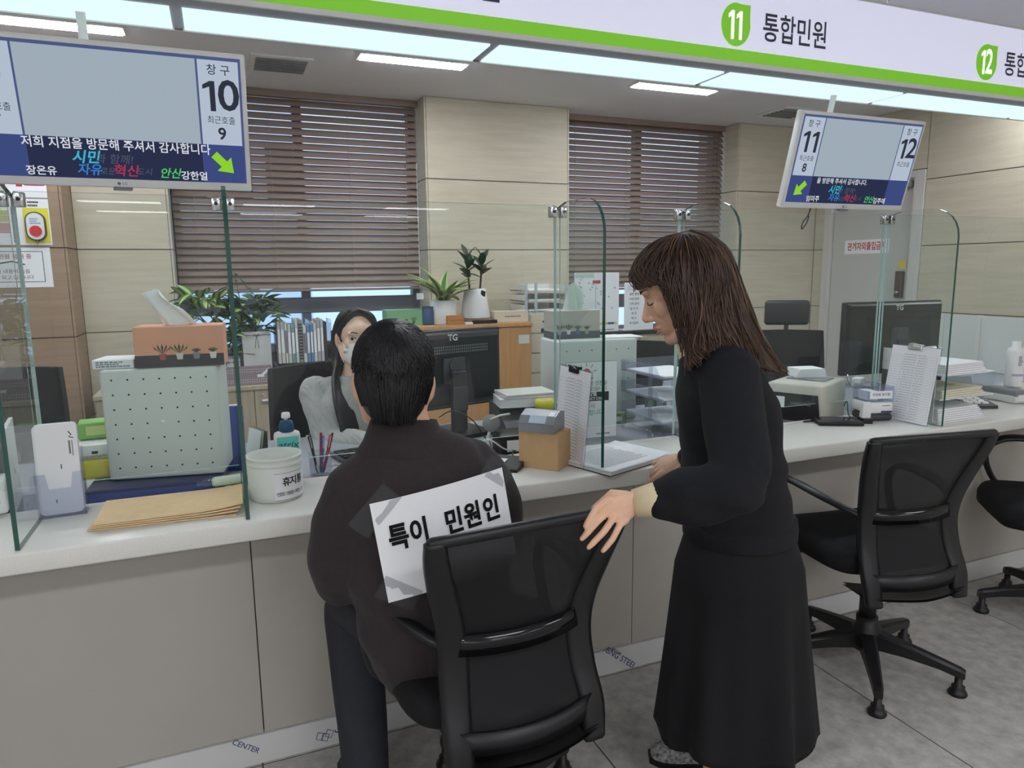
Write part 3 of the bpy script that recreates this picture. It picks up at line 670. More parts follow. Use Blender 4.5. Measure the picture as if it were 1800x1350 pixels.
# ------------------------------------------------------------------ the seated man, seen from behind
def seated_man():
    t = thing('person', 'person with short black hair and dark sweater seated, a paper taped on the back', 'person', (.40, 1.52, 0))
    L0 = Vector(t.location); Ti = Matrix.Translation(-L0)
    HC = (.347, 1.54, 1.118); hf = (.21, .97, -.12)
    H = frame(HC, hf, (.04, 0, 1), 1.03)
    body = head_shape(H)
    body.tube([(.358, 1.54, 1.09), (.373, 1.535, 1.03), (.378, 1.53, .95)], [.048, .050, .065], 16, round_=True)
    sp = [(.43, 1.53, .50), (.415, 1.50, .62), (.40, 1.50, .75), (.388, 1.515, .85), (.38, 1.53, .93)]
    shell(body, sp, [.12, .12, .125, .13, .08], [.08, .075, .08, .08, .05], (1, .04, 0))
    armL = [(.275, 1.53, .875), (.195, 1.53, .81), (.192, 1.55, .70), (.235, 1.66, .625), (.27, 1.73, .60)]
    armR = [(.52, 1.54, .875), (.605, 1.545, .82), (.610, 1.57, .71), (.555, 1.67, .635), (.52, 1.73, .615)]
    for a in (armL, armR): limb(body, a, [.04, .042, .038, .034, .027])
    body.join(hand_shape((.27, 1.73, .60), (.25, 1, -.1), (0, .1, 1), 1, curl=(15, 20, 15)))
    body.join(hand_shape((.52, 1.73, .615), (-.25, 1, -.1), (0, .1, 1), -1, curl=(15, 20, 15)))
    legL = [(.37, 1.53, .515), (.32, 1.67, .52), (.275, 1.79, .49), (.268, 1.76, .38), (.265, 1.69, .2), (.262, 1.65, .08)]
    legR = [(.49, 1.53, .515), (.53, 1.68, .52), (.56, 1.79, .49), (.565, 1.79, .36), (.565, 1.76, .2), (.565, 1.74, .08)]
    for a in (legL, legR): limb(body, a, [.075, .068, .055, .05, .042, .035])
    body.xf(Ti); fuse('body', body, M_SKIN, .005, t, 5)
    # sweater
    M_SW = mat('dark_brown_knit', (50, 43, 44), .95, var=(60, .12), bump=(320, .5), sheen=.05)
    s = G()
    shell(s, [(.44, 1.515, .435), (.432, 1.50, .50), (.415, 1.482, .60), (.40, 1.482, .72), (.395, 1.497, .82), (.387, 1.515, .90), (.377, 1.525, .965), (.372, 1.53, 1.0)],
          [.155, .17, .182, .190, .192, .180, .125, .075], [.115, .120, .125, .127, .126, .112, .088, .07], (1, .04, 0), 32)
    limb(s, [(.265, 1.52, .895), (.222, 1.525, .80), (.215, 1.55, .69), (.240, 1.645, .635), (.265, 1.715, .61)], [.075, .076, .072, .060, .045], 18)
    limb(s, [(.525, 1.53, .895), (.57, 1.535, .81), (.580, 1.56, .705), (.55, 1.655, .645), (.525, 1.72, .62)], [.075, .076, .072, .060, .045], 18)
    limb(s, [(.275, 1.525, .912), (.378, 1.525, .945), (.515, 1.53, .912)], [.058, .066, .058], 16)
    s.xf(Ti); sw = fuse('sweater', s, M_SW, .008, t, 6)
    me = sw.data   # soft drag folds in the knit
    co = np.zeros(len(me.vertices)*3); me.vertices.foreach_get('co', co); co = co.reshape(-1, 3); no = np.zeros_like(co).ravel(); me.vertices.foreach_get('normal', no); no = no.reshape(-1, 3)
    x, y, z = co.T
    d = .004*np.sin(38*(z-.9*np.abs(x-.0)+.2*y))*np.exp(-((np.abs(x)-.17)/.09)**2)+.004*np.sin(30*(x*1.2+z*.8))*np.exp(-((z-.55)/.12)**2)+.0025*np.sin(55*(z+.5*x))*(np.abs(x) > .12)
    co += no*d[:, None]; me.vertices.foreach_set('co', co.ravel()); me.update()
    # ribbed collar standing round the neck
    R = []
    for k, (z, kx) in enumerate(((.950, 1.42), (.958, 1.46), (.985, 1.22), (1.015, 1.06), (1.031, .98), (1.031, .93), (1.0, .93))):
        R.append([(.366+.076*kx*math.cos(a)+.0, 1.537+.075*kx*math.sin(a), z+.012*math.sin(a)*-1-.006*math.cos(a)) for a in [2*PI*i/40 for i in range(40)]])
    G().rings(R, cap=False).xf(Ti).obj('collar', M_SW, t)
    # trousers
    M_TR = mat('charcoal_trousers', (44, 46, 52), .85, var=(20, .12), bump=(250, .3))
    q = G()
    q.ell((.43, 1.56, .515), (.165, .125, .075), 20, 12)
    for a in (legL, legR): limb(q, a, [.093, .088, .078, .072, .064, .058], 18)
    q.xf(Ti); fuse('trousers', q, M_TR, .008, t, 5)
    M_SH = mat('black_shoe', (22, 22, 24), .4)
    shoe(Vector((.262, 1.70, 0))-L0, rad(4), M_SH, M_DGREY, t); shoe(Vector((.565, 1.79, 0))-L0, rad(-3), M_SH, M_DGREY, t)
    # short hair: cap plus strands radiating from the crown whorl
    c = G(); c.ell((0, -.020, .036), (.081, .103, .090), 28, 18)
    c.ell((0, -.055, -.028), (.069, .056, .064), 24, 14)
    for sgn in (-1, 1): c.ell((sgn*.062, -.02, .015), (.020, .04, .035)); c.ell((sgn*.05, .05, .055), (.03, .04, .04)); c.ell((sgn*.064, .008, .0), (.014, .034, .042))
    c.xf(H); c.xf(Ti); hair = fuse('hair', c, M_HBLK, .006, t, 3)
    P = []; r_ = random.Random(3)
    for i in range(1500):
        az = r_.uniform(0, 2*PI); rho = r_.random()**.6
        st = r_.uniform(.02, .75)
        pts = []
        ln = r_.uniform(.5, 1.05)
        for k in range(7):
            th = min(1.95, st+ln*k/6.)
            ax = az+.25*math.sin(3*th+i)+.35*th
            x = math.sin(th)*math.sin(ax); yv = -math.sin(th)*math.cos(ax); zv = math.cos(th)
            off = 1.0+.035*r_.random()+.02*k/6
            # whorl sits at the back of the crown
            v = Vector((x*.085*off, yv*.104*off-.020, zv*.094*off+.036))
            rot = Matrix.Rotation(rad(28), 3, 'X'); v2 = rot @ (v-Vector((0, -.02, .036)))+Vector((0, -.02, .036))
            if v2.z < -.055: v2.z = -.055-.2*(v2.z+.055)*0; 
            pts.append(tuple(v2))
        if pts[0][2] > -.03 and (pts[-1][1] < .085): P.append(pts)
    for i in range(420):      # tapered nape hair hanging down
        a = r_.uniform(-1.25, 1.25); z0 = r_.uniform(-.01, .03); zz = r_.uniform(-.088, -.06) if abs(a) < .8 else r_.uniform(-.05, -.03)
        pts = []
        for k in range(5):
            u = k/4; z = z0+(zz-z0)*u; kx = 1-.28*max(0, (-z)/.08)
            pts.append((math.sin(a)*.086*kx, -.02-math.cos(a)*(.101+.004*r_.random())*(1-.12*max(0, (-z-.03)/.06)), z))
        P.append(pts)
    strands(P, .0019, .0007).xf(H).xf(Ti).obj('hair_strands', M_HBLK, hair)
    return t
man = seated_man()
# paper taped on the back
def back_sign():
    c = Vector((.4095, 1.347, .818)); t = thing('paper_sign', 'white paper sign with bold black letters taped slanted on the seated back', 'sign', c)
    xa = Vector((.287, 0.02, .035)).normalized(); za = Vector((-.035, .026, .287)); za = (za-xa*za.dot(xa)).normalized(); ny = xa.cross(za)
    # local frame x along the width, y = away from the reader, z up
    t.matrix_world = Matrix(((xa.x, -ny.x, za.x, c.x), (xa.y, -ny.y, za.y, c.y), (xa.z, -ny.z, za.z, c.z), (0, 0, 0, 1)))
    def bow(x): return .016*(x/.1485)**2
    W_, H_ = .297, .21
    f_ = [[(x, bow(x), z) for x in np.linspace(-W_/2, W_/2, 13)] for z in (-H_/2, 0, H_/2)]
    g = G().sheet(f_[::-1]); g.sheet([[(x, y+.0006, z) for x, y, z in r] for r in f_]); g.obj('sheet', M_PAPER, t)
    for s_, x, z in (('특', -.105, .022), ('이', -.062, .023), ('민', .014, .023), ('원', .058, .023), ('인', .104, .023)):
        o = text(s_, .058, M_INK, t, (x, bow(x)-.0022, z), (PI/2, 0, math.atan(2*.016*x/.1485**2)*1.0), bold=.032, sx=.80)
    M_TAPE = glassmat('clear_tape', (226, 226, 228), 1.0, .06, .05)
    for x, z, a, ln in ((-.140, .088, 40, .105), (.138, .098, -42, .075), (-.125, -.092, -38, .085)):
        gg = G(); pts = [(q*ln/2, s*.024) for q, s in ((-1, -1), (1, -1), (1, 1), (-1, 1))]
        rows = []
        for v in (-.024, .024):
            r = []
            for u in np.linspace(-ln/2, ln/2, 6):
                xx = x+u*math.cos(rad(a))-v*math.sin(rad(a)); zz = z+u*math.sin(rad(a))+v*math.cos(rad(a)); r.append((xx, bow(xx)-.0014+random.uniform(-.0006, .0006)+(.004 if abs(xx) > .1485 or abs(zz) > .105 else 0), zz))
            rows.append(r)
        gg.sheet(rows[::-1]); gg.obj('clear_tape', M_TAPE, t)
    return t
back_sign()

# ------------------------------------------------------------------ the standing woman
def standing_woman():
    base = Vector((1.15, 1.36, 0)); t = thing('person', 'person with long brown hair and black skirt standing with a hand on the chair', 'person', base)
    Ti = Matrix.Translation(-base)
    F = Vector((-.84, .54, 0)).normalized(); RT = F.cross(Vector((0, 0, 1)))     # her right
    tilt = rad(27); hf = F*math.cos(tilt)+Vector((0, 0, -1))*math.sin(tilt); hu = F*math.sin(tilt)+Vector((0, 0, 1))*math.cos(tilt)
    HC = (1.0195, 1.4136, 1.3197); H = frame(HC, hf, hu, 1.04)
    body = head_shape(H)
    hip = Vector((1.17, 1.335, .70)); chest = Vector((1.1383, 1.3778, 1.0159)); nb = Vector((1.0911, 1.3994, 1.1548))
    body.tube([tuple(Vector(HC)-hu*.05-hf*.02), tuple(Vector(HC)-hu*.10-hf*.035), tuple(nb)], [.05, .048, .06], 16, round_=True)
    shell(body, [tuple(hip), tuple(hip.lerp(chest, .5)), tuple(chest), tuple(chest.lerp(nb, .6)), tuple(nb)], [.09, .10, .125, .12, .06], [.075, .08, .09, .075, .05], RT)
    shN = Vector((1.0539, 1.2607, 1.1197)); elN = Vector((0.9584, 1.1180, 0.9227)); wrN = Vector((0.7894, 1.2246, 0.8719))
    shF = Vector((1.1712, 1.5058, 1.0744)); elF = Vector((1.2600, 1.5842, 0.8533)); wrF = Vector((1.2890, 1.7463, 0.7835))
    limb(body, [tuple(shN), tuple(shN.lerp(elN, .5)), tuple(elN), tuple(elN.lerp(wrN, .5)), tuple(wrN)], [.047, .042, .037, .034, .024])
    limb(body, [tuple(shF), tuple(shF.lerp(elF, .5)), tuple(elF), tuple(elF.lerp(wrF, .5)), tuple(wrF)], [.047, .042, .037, .033, .024])
    # near (left) hand draped over the top rail of the chair
    def ringpl(a, b, th, nrm):
        a, b = Vector(a), Vector(b); c = (a+b)/2; u = (b-a)/2; n_ = Vector(nrm).normalized()*th
        return [tuple(c+u*math.cos(2*PI*i/14)+n_*math.sin(2*PI*i/14)) for i in range(14)]
    vn = (Vector((0, 0, 1.36))-wrN).normalized()          # roughly the dorsal normal
    vn = (vn+Vector((0, 0, .5))).normalized()
    body.rings([ringpl((0.8225, 1.2155, 0.8977), (0.8207, 1.2050, 0.8585), .019, vn), ringpl((0.7934, 1.2271, 0.8956), (0.7937, 1.2131, 0.8536), .018, vn), ringpl((0.7658, 1.2301, 0.8984), (0.7712, 1.2127, 0.8483), .018, vn),
                ringpl((0.7404, 1.2315, 0.8964), (0.7553, 1.2070, 0.8413), .016, vn), ringpl((0.7204, 1.2298, 0.8898), (0.7408, 1.2033, 0.8361), .013, vn), ringpl((0.7114, 1.2281, 0.8841), (0.7308, 1.2023, 0.8318), .008, vn)])
    body.tube([(0.7404, 1.2265, 0.8806), (0.7160, 1.2268, 0.8876), (0.6843, 1.2180, 0.8752), (0.6653, 1.2121, 0.8592), (0.6558, 1.2114, 0.8452)], [.0090, .0086, .0079, .0072, .0058], 10, round_=True)
    body.tube([(0.7417, 1.2190, 0.8654), (0.7182, 1.2187, 0.8713), (0.6798, 1.2072, 0.8526), (0.6562, 1.2047, 0.8329), (0.6458, 1.2070, 0.8216)], [.0090, .0086, .0079, .0072, .0058], 10, round_=True)
    body.tube([(0.7454, 1.2113, 0.8550), (0.7232, 1.2107, 0.8560), (0.6912, 1.1989, 0.8318), (0.6677, 1.1968, 0.8145), (0.6574, 1.1992, 0.8043)], [.0086, .0082, .0076, .0070, .0056], 10, round_=True)
    body.tube([(0.7480, 1.2063, 0.8451), (0.7324, 1.2031, 0.8399), (0.7093, 1.1931, 0.8164), (0.6934, 1.1907, 0.8027), (0.6864, 1.1922, 0.7948)], [.0080, .0077, .0070, .0064, .0052], 10, round_=True)
    body.tube([(0.7618, 1.2301, 0.8890), (0.7346, 1.2401, 0.8947), (0.7152, 1.2490, 0.8747), (0.7026, 1.2605, 0.8604)], [.012, .0105, .0092, .007], 10, round_=True)
    body.join(hand_shape(tuple(wrF), (1.2543, 1.8009, 0.7630) if False else tuple(Vector((1.2173, 1.8014, 0.7414))-wrF), (-.1, -.45, .9), -1, fl=(.064, .068, .064, .05), curl=(10, 26, 18), spread=6, thumb=(.25, .35), k=.94))
    fN = Vector((1.075, 1.285, 0)); fF = Vector((1.185, 1.43, 0))
    for f_, sg_ in ((fN, -1), (fF, 1)):
        limb(body, [tuple(hip+RT*sg_*.055), tuple(hip.lerp(f_, .45)+RT*sg_*.03), tuple(f_+Vector((0, 0, .36))), tuple(f_+Vector((0, 0, .2))), tuple(f_+Vector((0, 0, .07)))], [.06, .058, .048, .043, .03])
    body.xf(Ti); bo = fuse('body', body, M_SKIN, .0026, t, 2)
    # eyes, brows, lips
    def onface(pts, r, m, nm): return G().tube([tuple(H @ Vector(p)) for p in pts], r, 6, round_=True).xf(Ti).obj(nm, m, t)
    for s in (-1, 1):
        onface([(s*.014, .0835, .001), (s*.024, .0845, -.004), (s*.036, .079, -.006), (s*.045, .070, -.005)], .0017, M_EYE, 'eyelashes')
        onface([(s*.016, .088, .026), (s*.030, .087, .031), (s*.046, .076, .027)], .0024, mat('brown_brow', (70, 48, 40), .8), 'eyebrow')
    onface([(-.020, .0865, -.064), (-.008, .0955, -.0615), (0, .0955, -.063), (.008, .0955, -.0615), (.020, .0865, -.064)], .0030, M_LIP, 'lips')
    onface([(-.017, .086, -.072), (0, .0945, -.0745), (.017, .086, -.072)], .0031, M_LIP, 'lips')
    # sweater
    M_SW = mat('black_fine_knit', (22, 23, 28), .95, var=(40, .15), bump=(380, .4))
    s = G()
    hem = Vector((1.160, 1.342, .70)); mid = Vector((1.1541, 1.3604, 0.8588))
    shell(s, [tuple(hem), tuple(hem+Vector((0, 0, .05))), tuple(mid), tuple(chest), tuple(chest.lerp(nb, .55)), tuple(nb+Vector((0, 0, -.015))), tuple(nb+Vector((-.012, .008, .022)))], [.128, .136, .147, .165, .152, .095, .062], [.118, .126, .122, .122, .102, .075, .055], RT, 30)
    limb(s, [tuple(shN+Vector((.01, .02, .0))), tuple(shN.lerp(elN, .5)), tuple(elN), tuple(elN.lerp(wrN, .45)+Vector((0, 0, -.006))), tuple(elN.lerp(wrN, .72))], [.07, .066, .062, .062, .046], 18)
    limb(s, [tuple(shF), tuple(shF.lerp(elF, .5)), tuple(elF), tuple(elF.lerp(wrF, .5)), tuple(elF.lerp(wrF, .75))], [.068, .062, .056, .052, .04], 18)
    limb(s, [tuple(shN+Vector((0, .02, .0))), tuple(nb+Vector((0.01, 0, -.03))), tuple(shF)], [.058, .07, .058], 16)
    s.xf(Ti); sw = fuse('sweater', s, M_SW, .007, t, 5)
    me = sw.data; co = np.zeros(len(me.vertices)*3); me.vertices.foreach_get('co', co); co = co.reshape(-1, 3); no = np.zeros(len(co)*3); me.vertices.foreach_get('normal', no); no = no.reshape(-1, 3)
    x, y, z = co.T; near = np.exp(-((z-.86)/.06)**2)
    co += no*(.0045*np.sin(70*(z+.35*x))*near+.003*np.sin(45*(z*1.+.8*x-y))*np.exp(-((z-.98)/.12)**2))[:, None]; me.vertices.foreach_set('co', co.ravel()); me.update()
    # cream collar and cuffs
    M_CR = mat('cream_knit', (222, 206, 168), .9, bump=(300, .4))
    def cuff(a, b, ra, rb, nm='cuff'):
        a, b = Vector(a), Vector(b); T = (b-a).normalized(); u = T.orthogonal().normalized(); v = T.cross(u); R = []
        for k, (q, r) in enumerate(((0, ra*.9), (0, ra), (.5, (ra+rb)/2*1.03), (1, rb), (1, rb*.86))):
            R.append([tuple(a.lerp(b, q)+u*r*math.cos(w_)+v*r*math.sin(w_)) for w_ in [2*PI*i/24 for i in range(24)]])
        return G().rings(R, cap=False).xf(Ti).obj(nm, M_CR, t)
    cuff(tuple(elN.lerp(wrN, .62)), tuple(elN.lerp(wrN, 1.04)), .040, .030)
    cuff(tuple(elF.lerp(wrF, .62)), tuple(elF.lerp(wrF, .98)), .04, .028)
    R = []
    for q, k in ((-.012, 1.0), (.012, .96), (.03, .90), (.036, .84)):
        c_ = nb+Vector((-.006, .004, 0))+(Vector(HC)-hu*.09-nb).normalized()*(q+.012)
        R.append([tuple(c_+RT*(.064*k*math.cos(a))+F*(.06*k*math.sin(a))+Vector((0, 0, -.014*math.sin(a)))) for a in [2*PI*i/30 for i in range(30)]])
    G().rings(R, cap=False).xf(Ti).obj('collar', M_CR, t)
    # skirt: flared, with deep soft pleats at the hem
    M_SK = mat('black_skirt_wool', (19, 19, 21), .95, bump=(260, .3))
    R = []; c0 = Vector((1.162, 1.342)); c1 = Vector((1.165, 1.335))
    for i, u in enumerate(np.linspace(0, 1, 26)):
        z = .735+(.185-.735)*u; c_ = c0.lerp(c1, u); r = .126+.024*min(1, u*5)+.050*u**1.1
        ring = []
        for k in range(96):
            a = 2*PI*k/96; pl = (.015*math.sin(7*a+.6)+.008*math.sin(12*a+1.9))*u**1.2
            zz = z+.016*math.sin(7*a+1.2)*u**3
            rr = r+pl; ring.append((c_.x+rr*math.cos(a), c_.y+rr*math.sin(a)*.96, zz))
        R.append(ring)
    inner = [[(c1.x+(p[0]-c1.x)*.975, c1.y+(p[1]-c1.y)*.975, p[2]+.004) for p in R[-1]]]
    G().rings(R+inner+[[(c1.x+(p[0]-c1.x)*.9, c1.y+(p[1]-c1.y)*.9, p[2]+.15) for p in R[-1]]], cap=False).xf(Ti).obj('skirt', M_SK, t)
    R = []
    for q, k in ((.70, .90), (.70, .985), (.704, 1.0), (.73, 1.005), (.752, .985), (.760, .90)):
        R.append([(1.162+.139*k*math.cos(a), 1.342+.136*k*math.sin(a), q) for a in [2*PI*i/40 for i in range(40)]])
    G().rings(R, cap=False).xf(Ti).obj('knit_hem', M_SW, t)
    M_SHO = mat('patterned_dark_shoe', (40, 40, 42), .7, var=(90, 0, (190, 190, 186)))
    rz = math.atan2(-F.x, F.y)
    shoe(fN-base+F*.03, rz, M_SHO, M_BLACK, t, .235); shoe(fF-base+F*.03, rz+.1, M_SHO, M_BLACK, t, .235)
    # hair: body of the hair as one surface, then loose strands
    def gd(L, d): return [Vector(p)+Vector(v_)*dd for p, dd in zip(L, d)]
    v_ = RT                                     # across the head, + = far side
    guides = [
        ([(1.0308, 1.4273, 1.4255), (0.9795, 1.4457, 1.4100), (0.9369, 1.4573, 1.3757), (0.9168, 1.4595, 1.3410), (0.9296, 1.4487, 1.3087)], [0, .5, .75, .8, .75]),
        ([(1.0347, 1.4260, 1.4268), (1.0044, 1.4350, 1.4070), (0.9770, 1.4407, 1.3752), (0.9724, 1.4375, 1.3457), (1.0066, 1.4211, 1.3319)], [0, .75, .96, .98, 1.02]),
        ([(1.0385, 1.4246, 1.4281), (1.0288, 1.4233, 1.3974), (1.0283, 1.4130, 1.3370), (1.0330, 1.3983, 1.2632), (1.0276, 1.3985, 1.1886), (1.0248, 1.3868, 1.1144)], [0, .8, 1.04, 1.08, .98, .9]),
        ([(1.0411, 1.4238, 1.4294), (1.0522, 1.4125, 1.3904), (1.0511, 1.4013, 1.3233), (1.0541, 1.3969, 1.2422), (1.0539, 1.3984, 1.1873), (1.0754, 1.3862, 1.1681)], [0, .82, 1.1, 1.15, 1.2, 1.25]),
        ([(1.0437, 1.4229, 1.4307), (1.0730, 1.4027, 1.3834), (1.0854, 1.3957, 1.3093), (1.1070, 1.3956, 1.2335), (1.1275, 1.3884, 1.1777), (1.1598, 1.3794, 1.1390)], [0, .75, 1.05, 1.15, 1.25, 1.3]),
        ([(1.0451, 1.4226, 1.4320), (1.0729, 1.4086, 1.4169), (1.0989, 1.3909, 1.3764), (1.1338, 1.3838, 1.2922), (1.1721, 1.3754, 1.2087), (1.2140, 1.3696, 1.1483), (1.2448, 1.3619, 1.1133)], [0, .5, .78, .98, 1.1, 1.15, 1.2]),
        ([(1.0451, 1.4226, 1.4320), (1.0784, 1.4075, 1.4236), (1.1146, 1.3860, 1.3856), (1.1580, 1.3738, 1.2919), (1.2039, 1.3616, 1.2042), (1.2511, 1.3529, 1.1395), (1.2830, 1.3439, 1.1002)], [0, .14, .26, .38, .45, .5, .5]),
    ]
    HW = .078
    def guide(u, s):
        """u in 0..6 along the guides, s in -1..1 near to far"""
        i = min(int(u), 5); q = u-i; A, da = guides[i]; Bq, db = guides[i+1]
        A = spline([(*p, d) for p, d in zip(A, da)], 6); Bq = spline([(*p, d) for p, d in zip(Bq, db)], 6)
        n = 22; ia = np.linspace(0, len(A)-1, n); ib = np.linspace(0, len(Bq)-1, n)
        fa = np.array([[np.interp(k, range(len(A)), A[:, c]) for c in range(4)] for k in ia]); fb = np.array([[np.interp(k, range(len(Bq)), Bq[:, c]) for c in range(4)] for k in ib])
        f_ = fa*(1-q)+fb*q
        return f_[:, :3]+np.array(RT)[None, :]*(f_[:, 3:4]*HW*s)
    hb = G(); hb.join(G().ell((0, -.016, .032), (.076, .092, .083), 24, 16).xf(H))
    for s in (-1, -.6, -.2, .2, .6, 1):
        for u in np.linspace(0, 6, 25):
            if abs(s) < .5 and u < 5.2 and u > 1.: continue
            P = guide(u, s); k = len(P)
            if u > 1.2 and u < 2.6 and abs(s) > .5: pass
            hb.tube([tuple(p) for p in P[::2]], [float(q) for q in np.interp(range(0, k, 2), [0, 5, 13, k-1], [.012, .013, .015 if u > 1.5 else .010, .006])], 8, round_=True)
    hb.xf(Ti); hair = fuse('hair', hb, M_HBRN, .006, t, 4)
    r_ = random.Random(11); P1, P2 = [], []
    for i in range(3400):
        u = 6*r_.random(); s = (r_.choice((-1, -1, -1, 1))*r_.uniform(.55, 1.0)) if 1. < u < 5. else r_.uniform(-1, 1)
        P = guide(u, s); a_, b_ = (0. if r_.random() < .4 else r_.uniform(0, .45)), r_.uniform(.6, 1.0)
        k0, k1 = int(a_*21), int(b_*21)
        seg = P[k0:k1+1]
        if len(seg) < 4: continue
        out = (.011+.010*r_.random()); ph = r_.uniform(0, 6)
        w_ = np.linspace(a_, b_, len(seg))
        nv = seg-np.array(HC)[None, :]; nv = nv/np.linalg.norm(nv, axis=1)[:, None]; fw_ = np.clip((w_-.35)/.3, 0, 1)[:, None]; seg = seg+nv*out*(1-.6*fw_)+np.array(RT)[None, :]*(np.sign(s)*(.013+.007*r_.random())*fw_*(abs(s) > .3))+np.array([[0, 0, 1]])*(.007*np.sin(9*w_+ph))[:, None]*w_[:, None]+np.array(F)[None, :]*((.011*np.sin(11*w_+ph*1.7))*w_)[:, None]
        (P2 if r_.random() < (.3 if u < 3.5 else .5) and k1 > 14 and u > 1.6 and k0 > 3 else P1).append([tuple(p) for p in seg])
    for i in range(900):       # crown
        P = guide(r_.uniform(1.2, 6), r_.uniform(-.75, .75)); k1 = r_.randint(6, 11); seg = P[:k1]; nv = seg-np.array(HC)[None, :]; nv = nv/np.linalg.norm(nv, axis=1)[:, None]
        rr_ = np.linalg.norm(seg-np.array(HC)[None, :], axis=1); seg = np.array(HC)[None, :]+nv*np.maximum(rr_+.008, .118+.006*r_.random())[:, None]
        (P1 if r_.random() < .96 else P2).append([tuple(p) for p in seg])
    strands(P1, .0024, .0009).xf(Ti).obj('hair_strands', M_HBRN, hair)
    o = strands(P2, .0023, .0009).xf(Ti).obj('lighter_strands', M_HTIP, hair); o['label'] = 'lighter brown strands'
    return t
standing_woman()

# ------------------------------------------------------------------ the clerk behind the counter
def clerk():
    base = Vector((.44, 2.88, 0)); t = thing('person', 'person in a grey cable knit sweater and white face mask seated behind the counter', 'person', base)
    Ti = Matrix.Translation(-base)
    F = Vector((.44, -.90, 0)).normalized(); RT = F.cross(Vector((0, 0, 1)))
    HC = (0.5042, 2.8687, 1.1016); hf = Vector((-.01, -.999, -.03)).normalized(); H = frame(HC, hf, (.02, 0, 1), .98)
    body = head_shape(H)
    nb = Vector((0.4837, 2.8780, 0.9176)); chest = Vector((0.4714, 2.8771, 0.7573)); hip = Vector((.46, 2.98, .48))
    body.tube([tuple(Vector(HC)+Vector((0, .01, -.05))), tuple(Vector(HC)+Vector((-.005, .015, -.1))), tuple(nb)], [.048, .047, .055], 16, round_=True)
    shell(body, [tuple(hip), tuple(hip.lerp(chest, .5)), tuple(chest), tuple(chest.lerp(nb, .6)), tuple(nb)], [.13, .115, .135, .13, .06], [.09, .085, .095, .075, .05], RT)
    shR = Vector((0.3388, 2.9307, 0.8780)); elR = Vector((0.3696, 2.7786, 0.7056)); wrR = Vector((0.5154, 2.5893, 0.7170))
    shL = Vector((0.5844, 2.7439, 0.8883)); elL = Vector((0.6190, 2.5913, 0.7213)); wrL = Vector((0.5475, 2.4903, 0.7276))
    for a, b, c in ((shR, elR, wrR), (shL, elL, wrL)): limb(body, [tuple(a), tuple(a.lerp(b, .5)), tuple(b), tuple(b.lerp(c, .5)), tuple(c)], [.045, .04, .036, .032, .024])
    body.join(hand_shape(tuple(wrR), (.9, -.4, -.08), (0, 0, 1), -1, curl=(14, 20, 14), k=.93)); body.join(hand_shape(tuple(wrL), (-.6, -.75, -.08), (0, 0, 1), 1, curl=(14, 20, 14), k=.93))
    for sg_ in (-1, 1):
        k_ = hip+F*.40+RT*sg_*.09
        limb(body, [tuple(hip+RT*sg_*.08), tuple(hip.lerp(k_, .5)+RT*sg_*.01), tuple(k_), tuple(k_+Vector((0, 0, -.22))), tuple(k_+Vector((0, 0, -.40)))], [.08, .07, .052, .045, .032])
    body.xf(Ti); fuse('body', body, M_SKINF, .0045, t, 4)
    def onface(pts, r, m, nm): return G().tube([tuple(H @ Vector(p)) for p in pts], r, 6, round_=True).xf(Ti).obj(nm, m, t)
    for s in (-1, 1):
        G().ell((s*.031, .073, .002), (.0125, .006, .0055), 14, 8).xf(H).xf(Ti).obj('eye', M_EYEW, t)
        G().ell((s*.033, .0775, .002), (.0055, .0025, .0052), 12, 8).xf(H).xf(Ti).obj('iris', M_EYE, t)
        onface([(s*.017, .080, .004), (s*.031, .082, .0095), (s*.046, .071, .004)], .0014, M_EYE, 'eyelashes')
        onface([(s*.015, .0865, .026), (s*.031, .086, .031), (s*.048, .073, .025)], .0022, mat('dark_brow', (44, 36, 34), .8), 'eyebrow')
    # pleated face mask with ear loops
    M_MK = mat('white_mask_cloth', (246, 244, 238), .8, bump=(300, .2))
    rows = []
    for i, z in enumerate(np.linspace(-.012, -.108, 9)):
        r = []
        for a in np.linspace(-1.12, 1.12, 15):
            bul = .012+.004*(1-abs(a)/1.12)-(.0022 if i in (2, 4, 6) else 0)
            ex = .062+bul*.8; ey = .092+bul+.010*math.exp(-((z+.03)/.022)**2)*math.exp(-(a/.22)**2)
            if z < -.08: ey -= (abs(z)-.08)*.55; ex -= (abs(z)-.08)*.6
            r.append((math.sin(a)*ex, math.cos(a)*ey-.004, z-.010*(abs(a)/1.12)**2*(1 if i < 4 else -1)))
        rows.append(r)
    g = G().sheet(rows); g.sheet([[(x*.985, y-.001, z) for x, y, z in r][::-1] for r in rows]); mk = g.xf(H).xf(Ti).obj('face_mask', M_MK, t)
    for s in (-1, 1):
        for z in (-.022, -.098): G().tube([tuple(H @ Vector(p)) for p in ((s*.061, .036, z), (s*.072, .01, z*.7), (s*.079, -.012, z*.35))], .0014, 5).xf(Ti).obj('ear_loop', M_MK, mk)
    # sweater with cable ribs
    M_SW = mat('grey_cable_knit', (176, 176, 170), .95, var=(50, .08), bump=(300, .5), sheen=.2)
    s = G(); lap = Vector((.46, 2.97, .50))
    shell(s, [tuple(lap), tuple(lap+Vector((0, 0, .09))), tuple(lap.lerp(chest, .65)), tuple(chest), tuple(chest.lerp(nb, .5)), tuple(nb), tuple(nb+Vector((0, 0, .03)))], [.16, .165, .165, .17, .15, .08, .062], [.125, .125, .125, .13, .10, .07, .055], RT, 30)
    for a, b, c in ((shR, elR, wrR), (shL, elL, wrL)): limb(s, [tuple(a), tuple(a.lerp(b, .5)), tuple(b), tuple(b.lerp(c, .5)), tuple(b.lerp(c, .9))], [.066, .062, .058, .05, .036], 18)
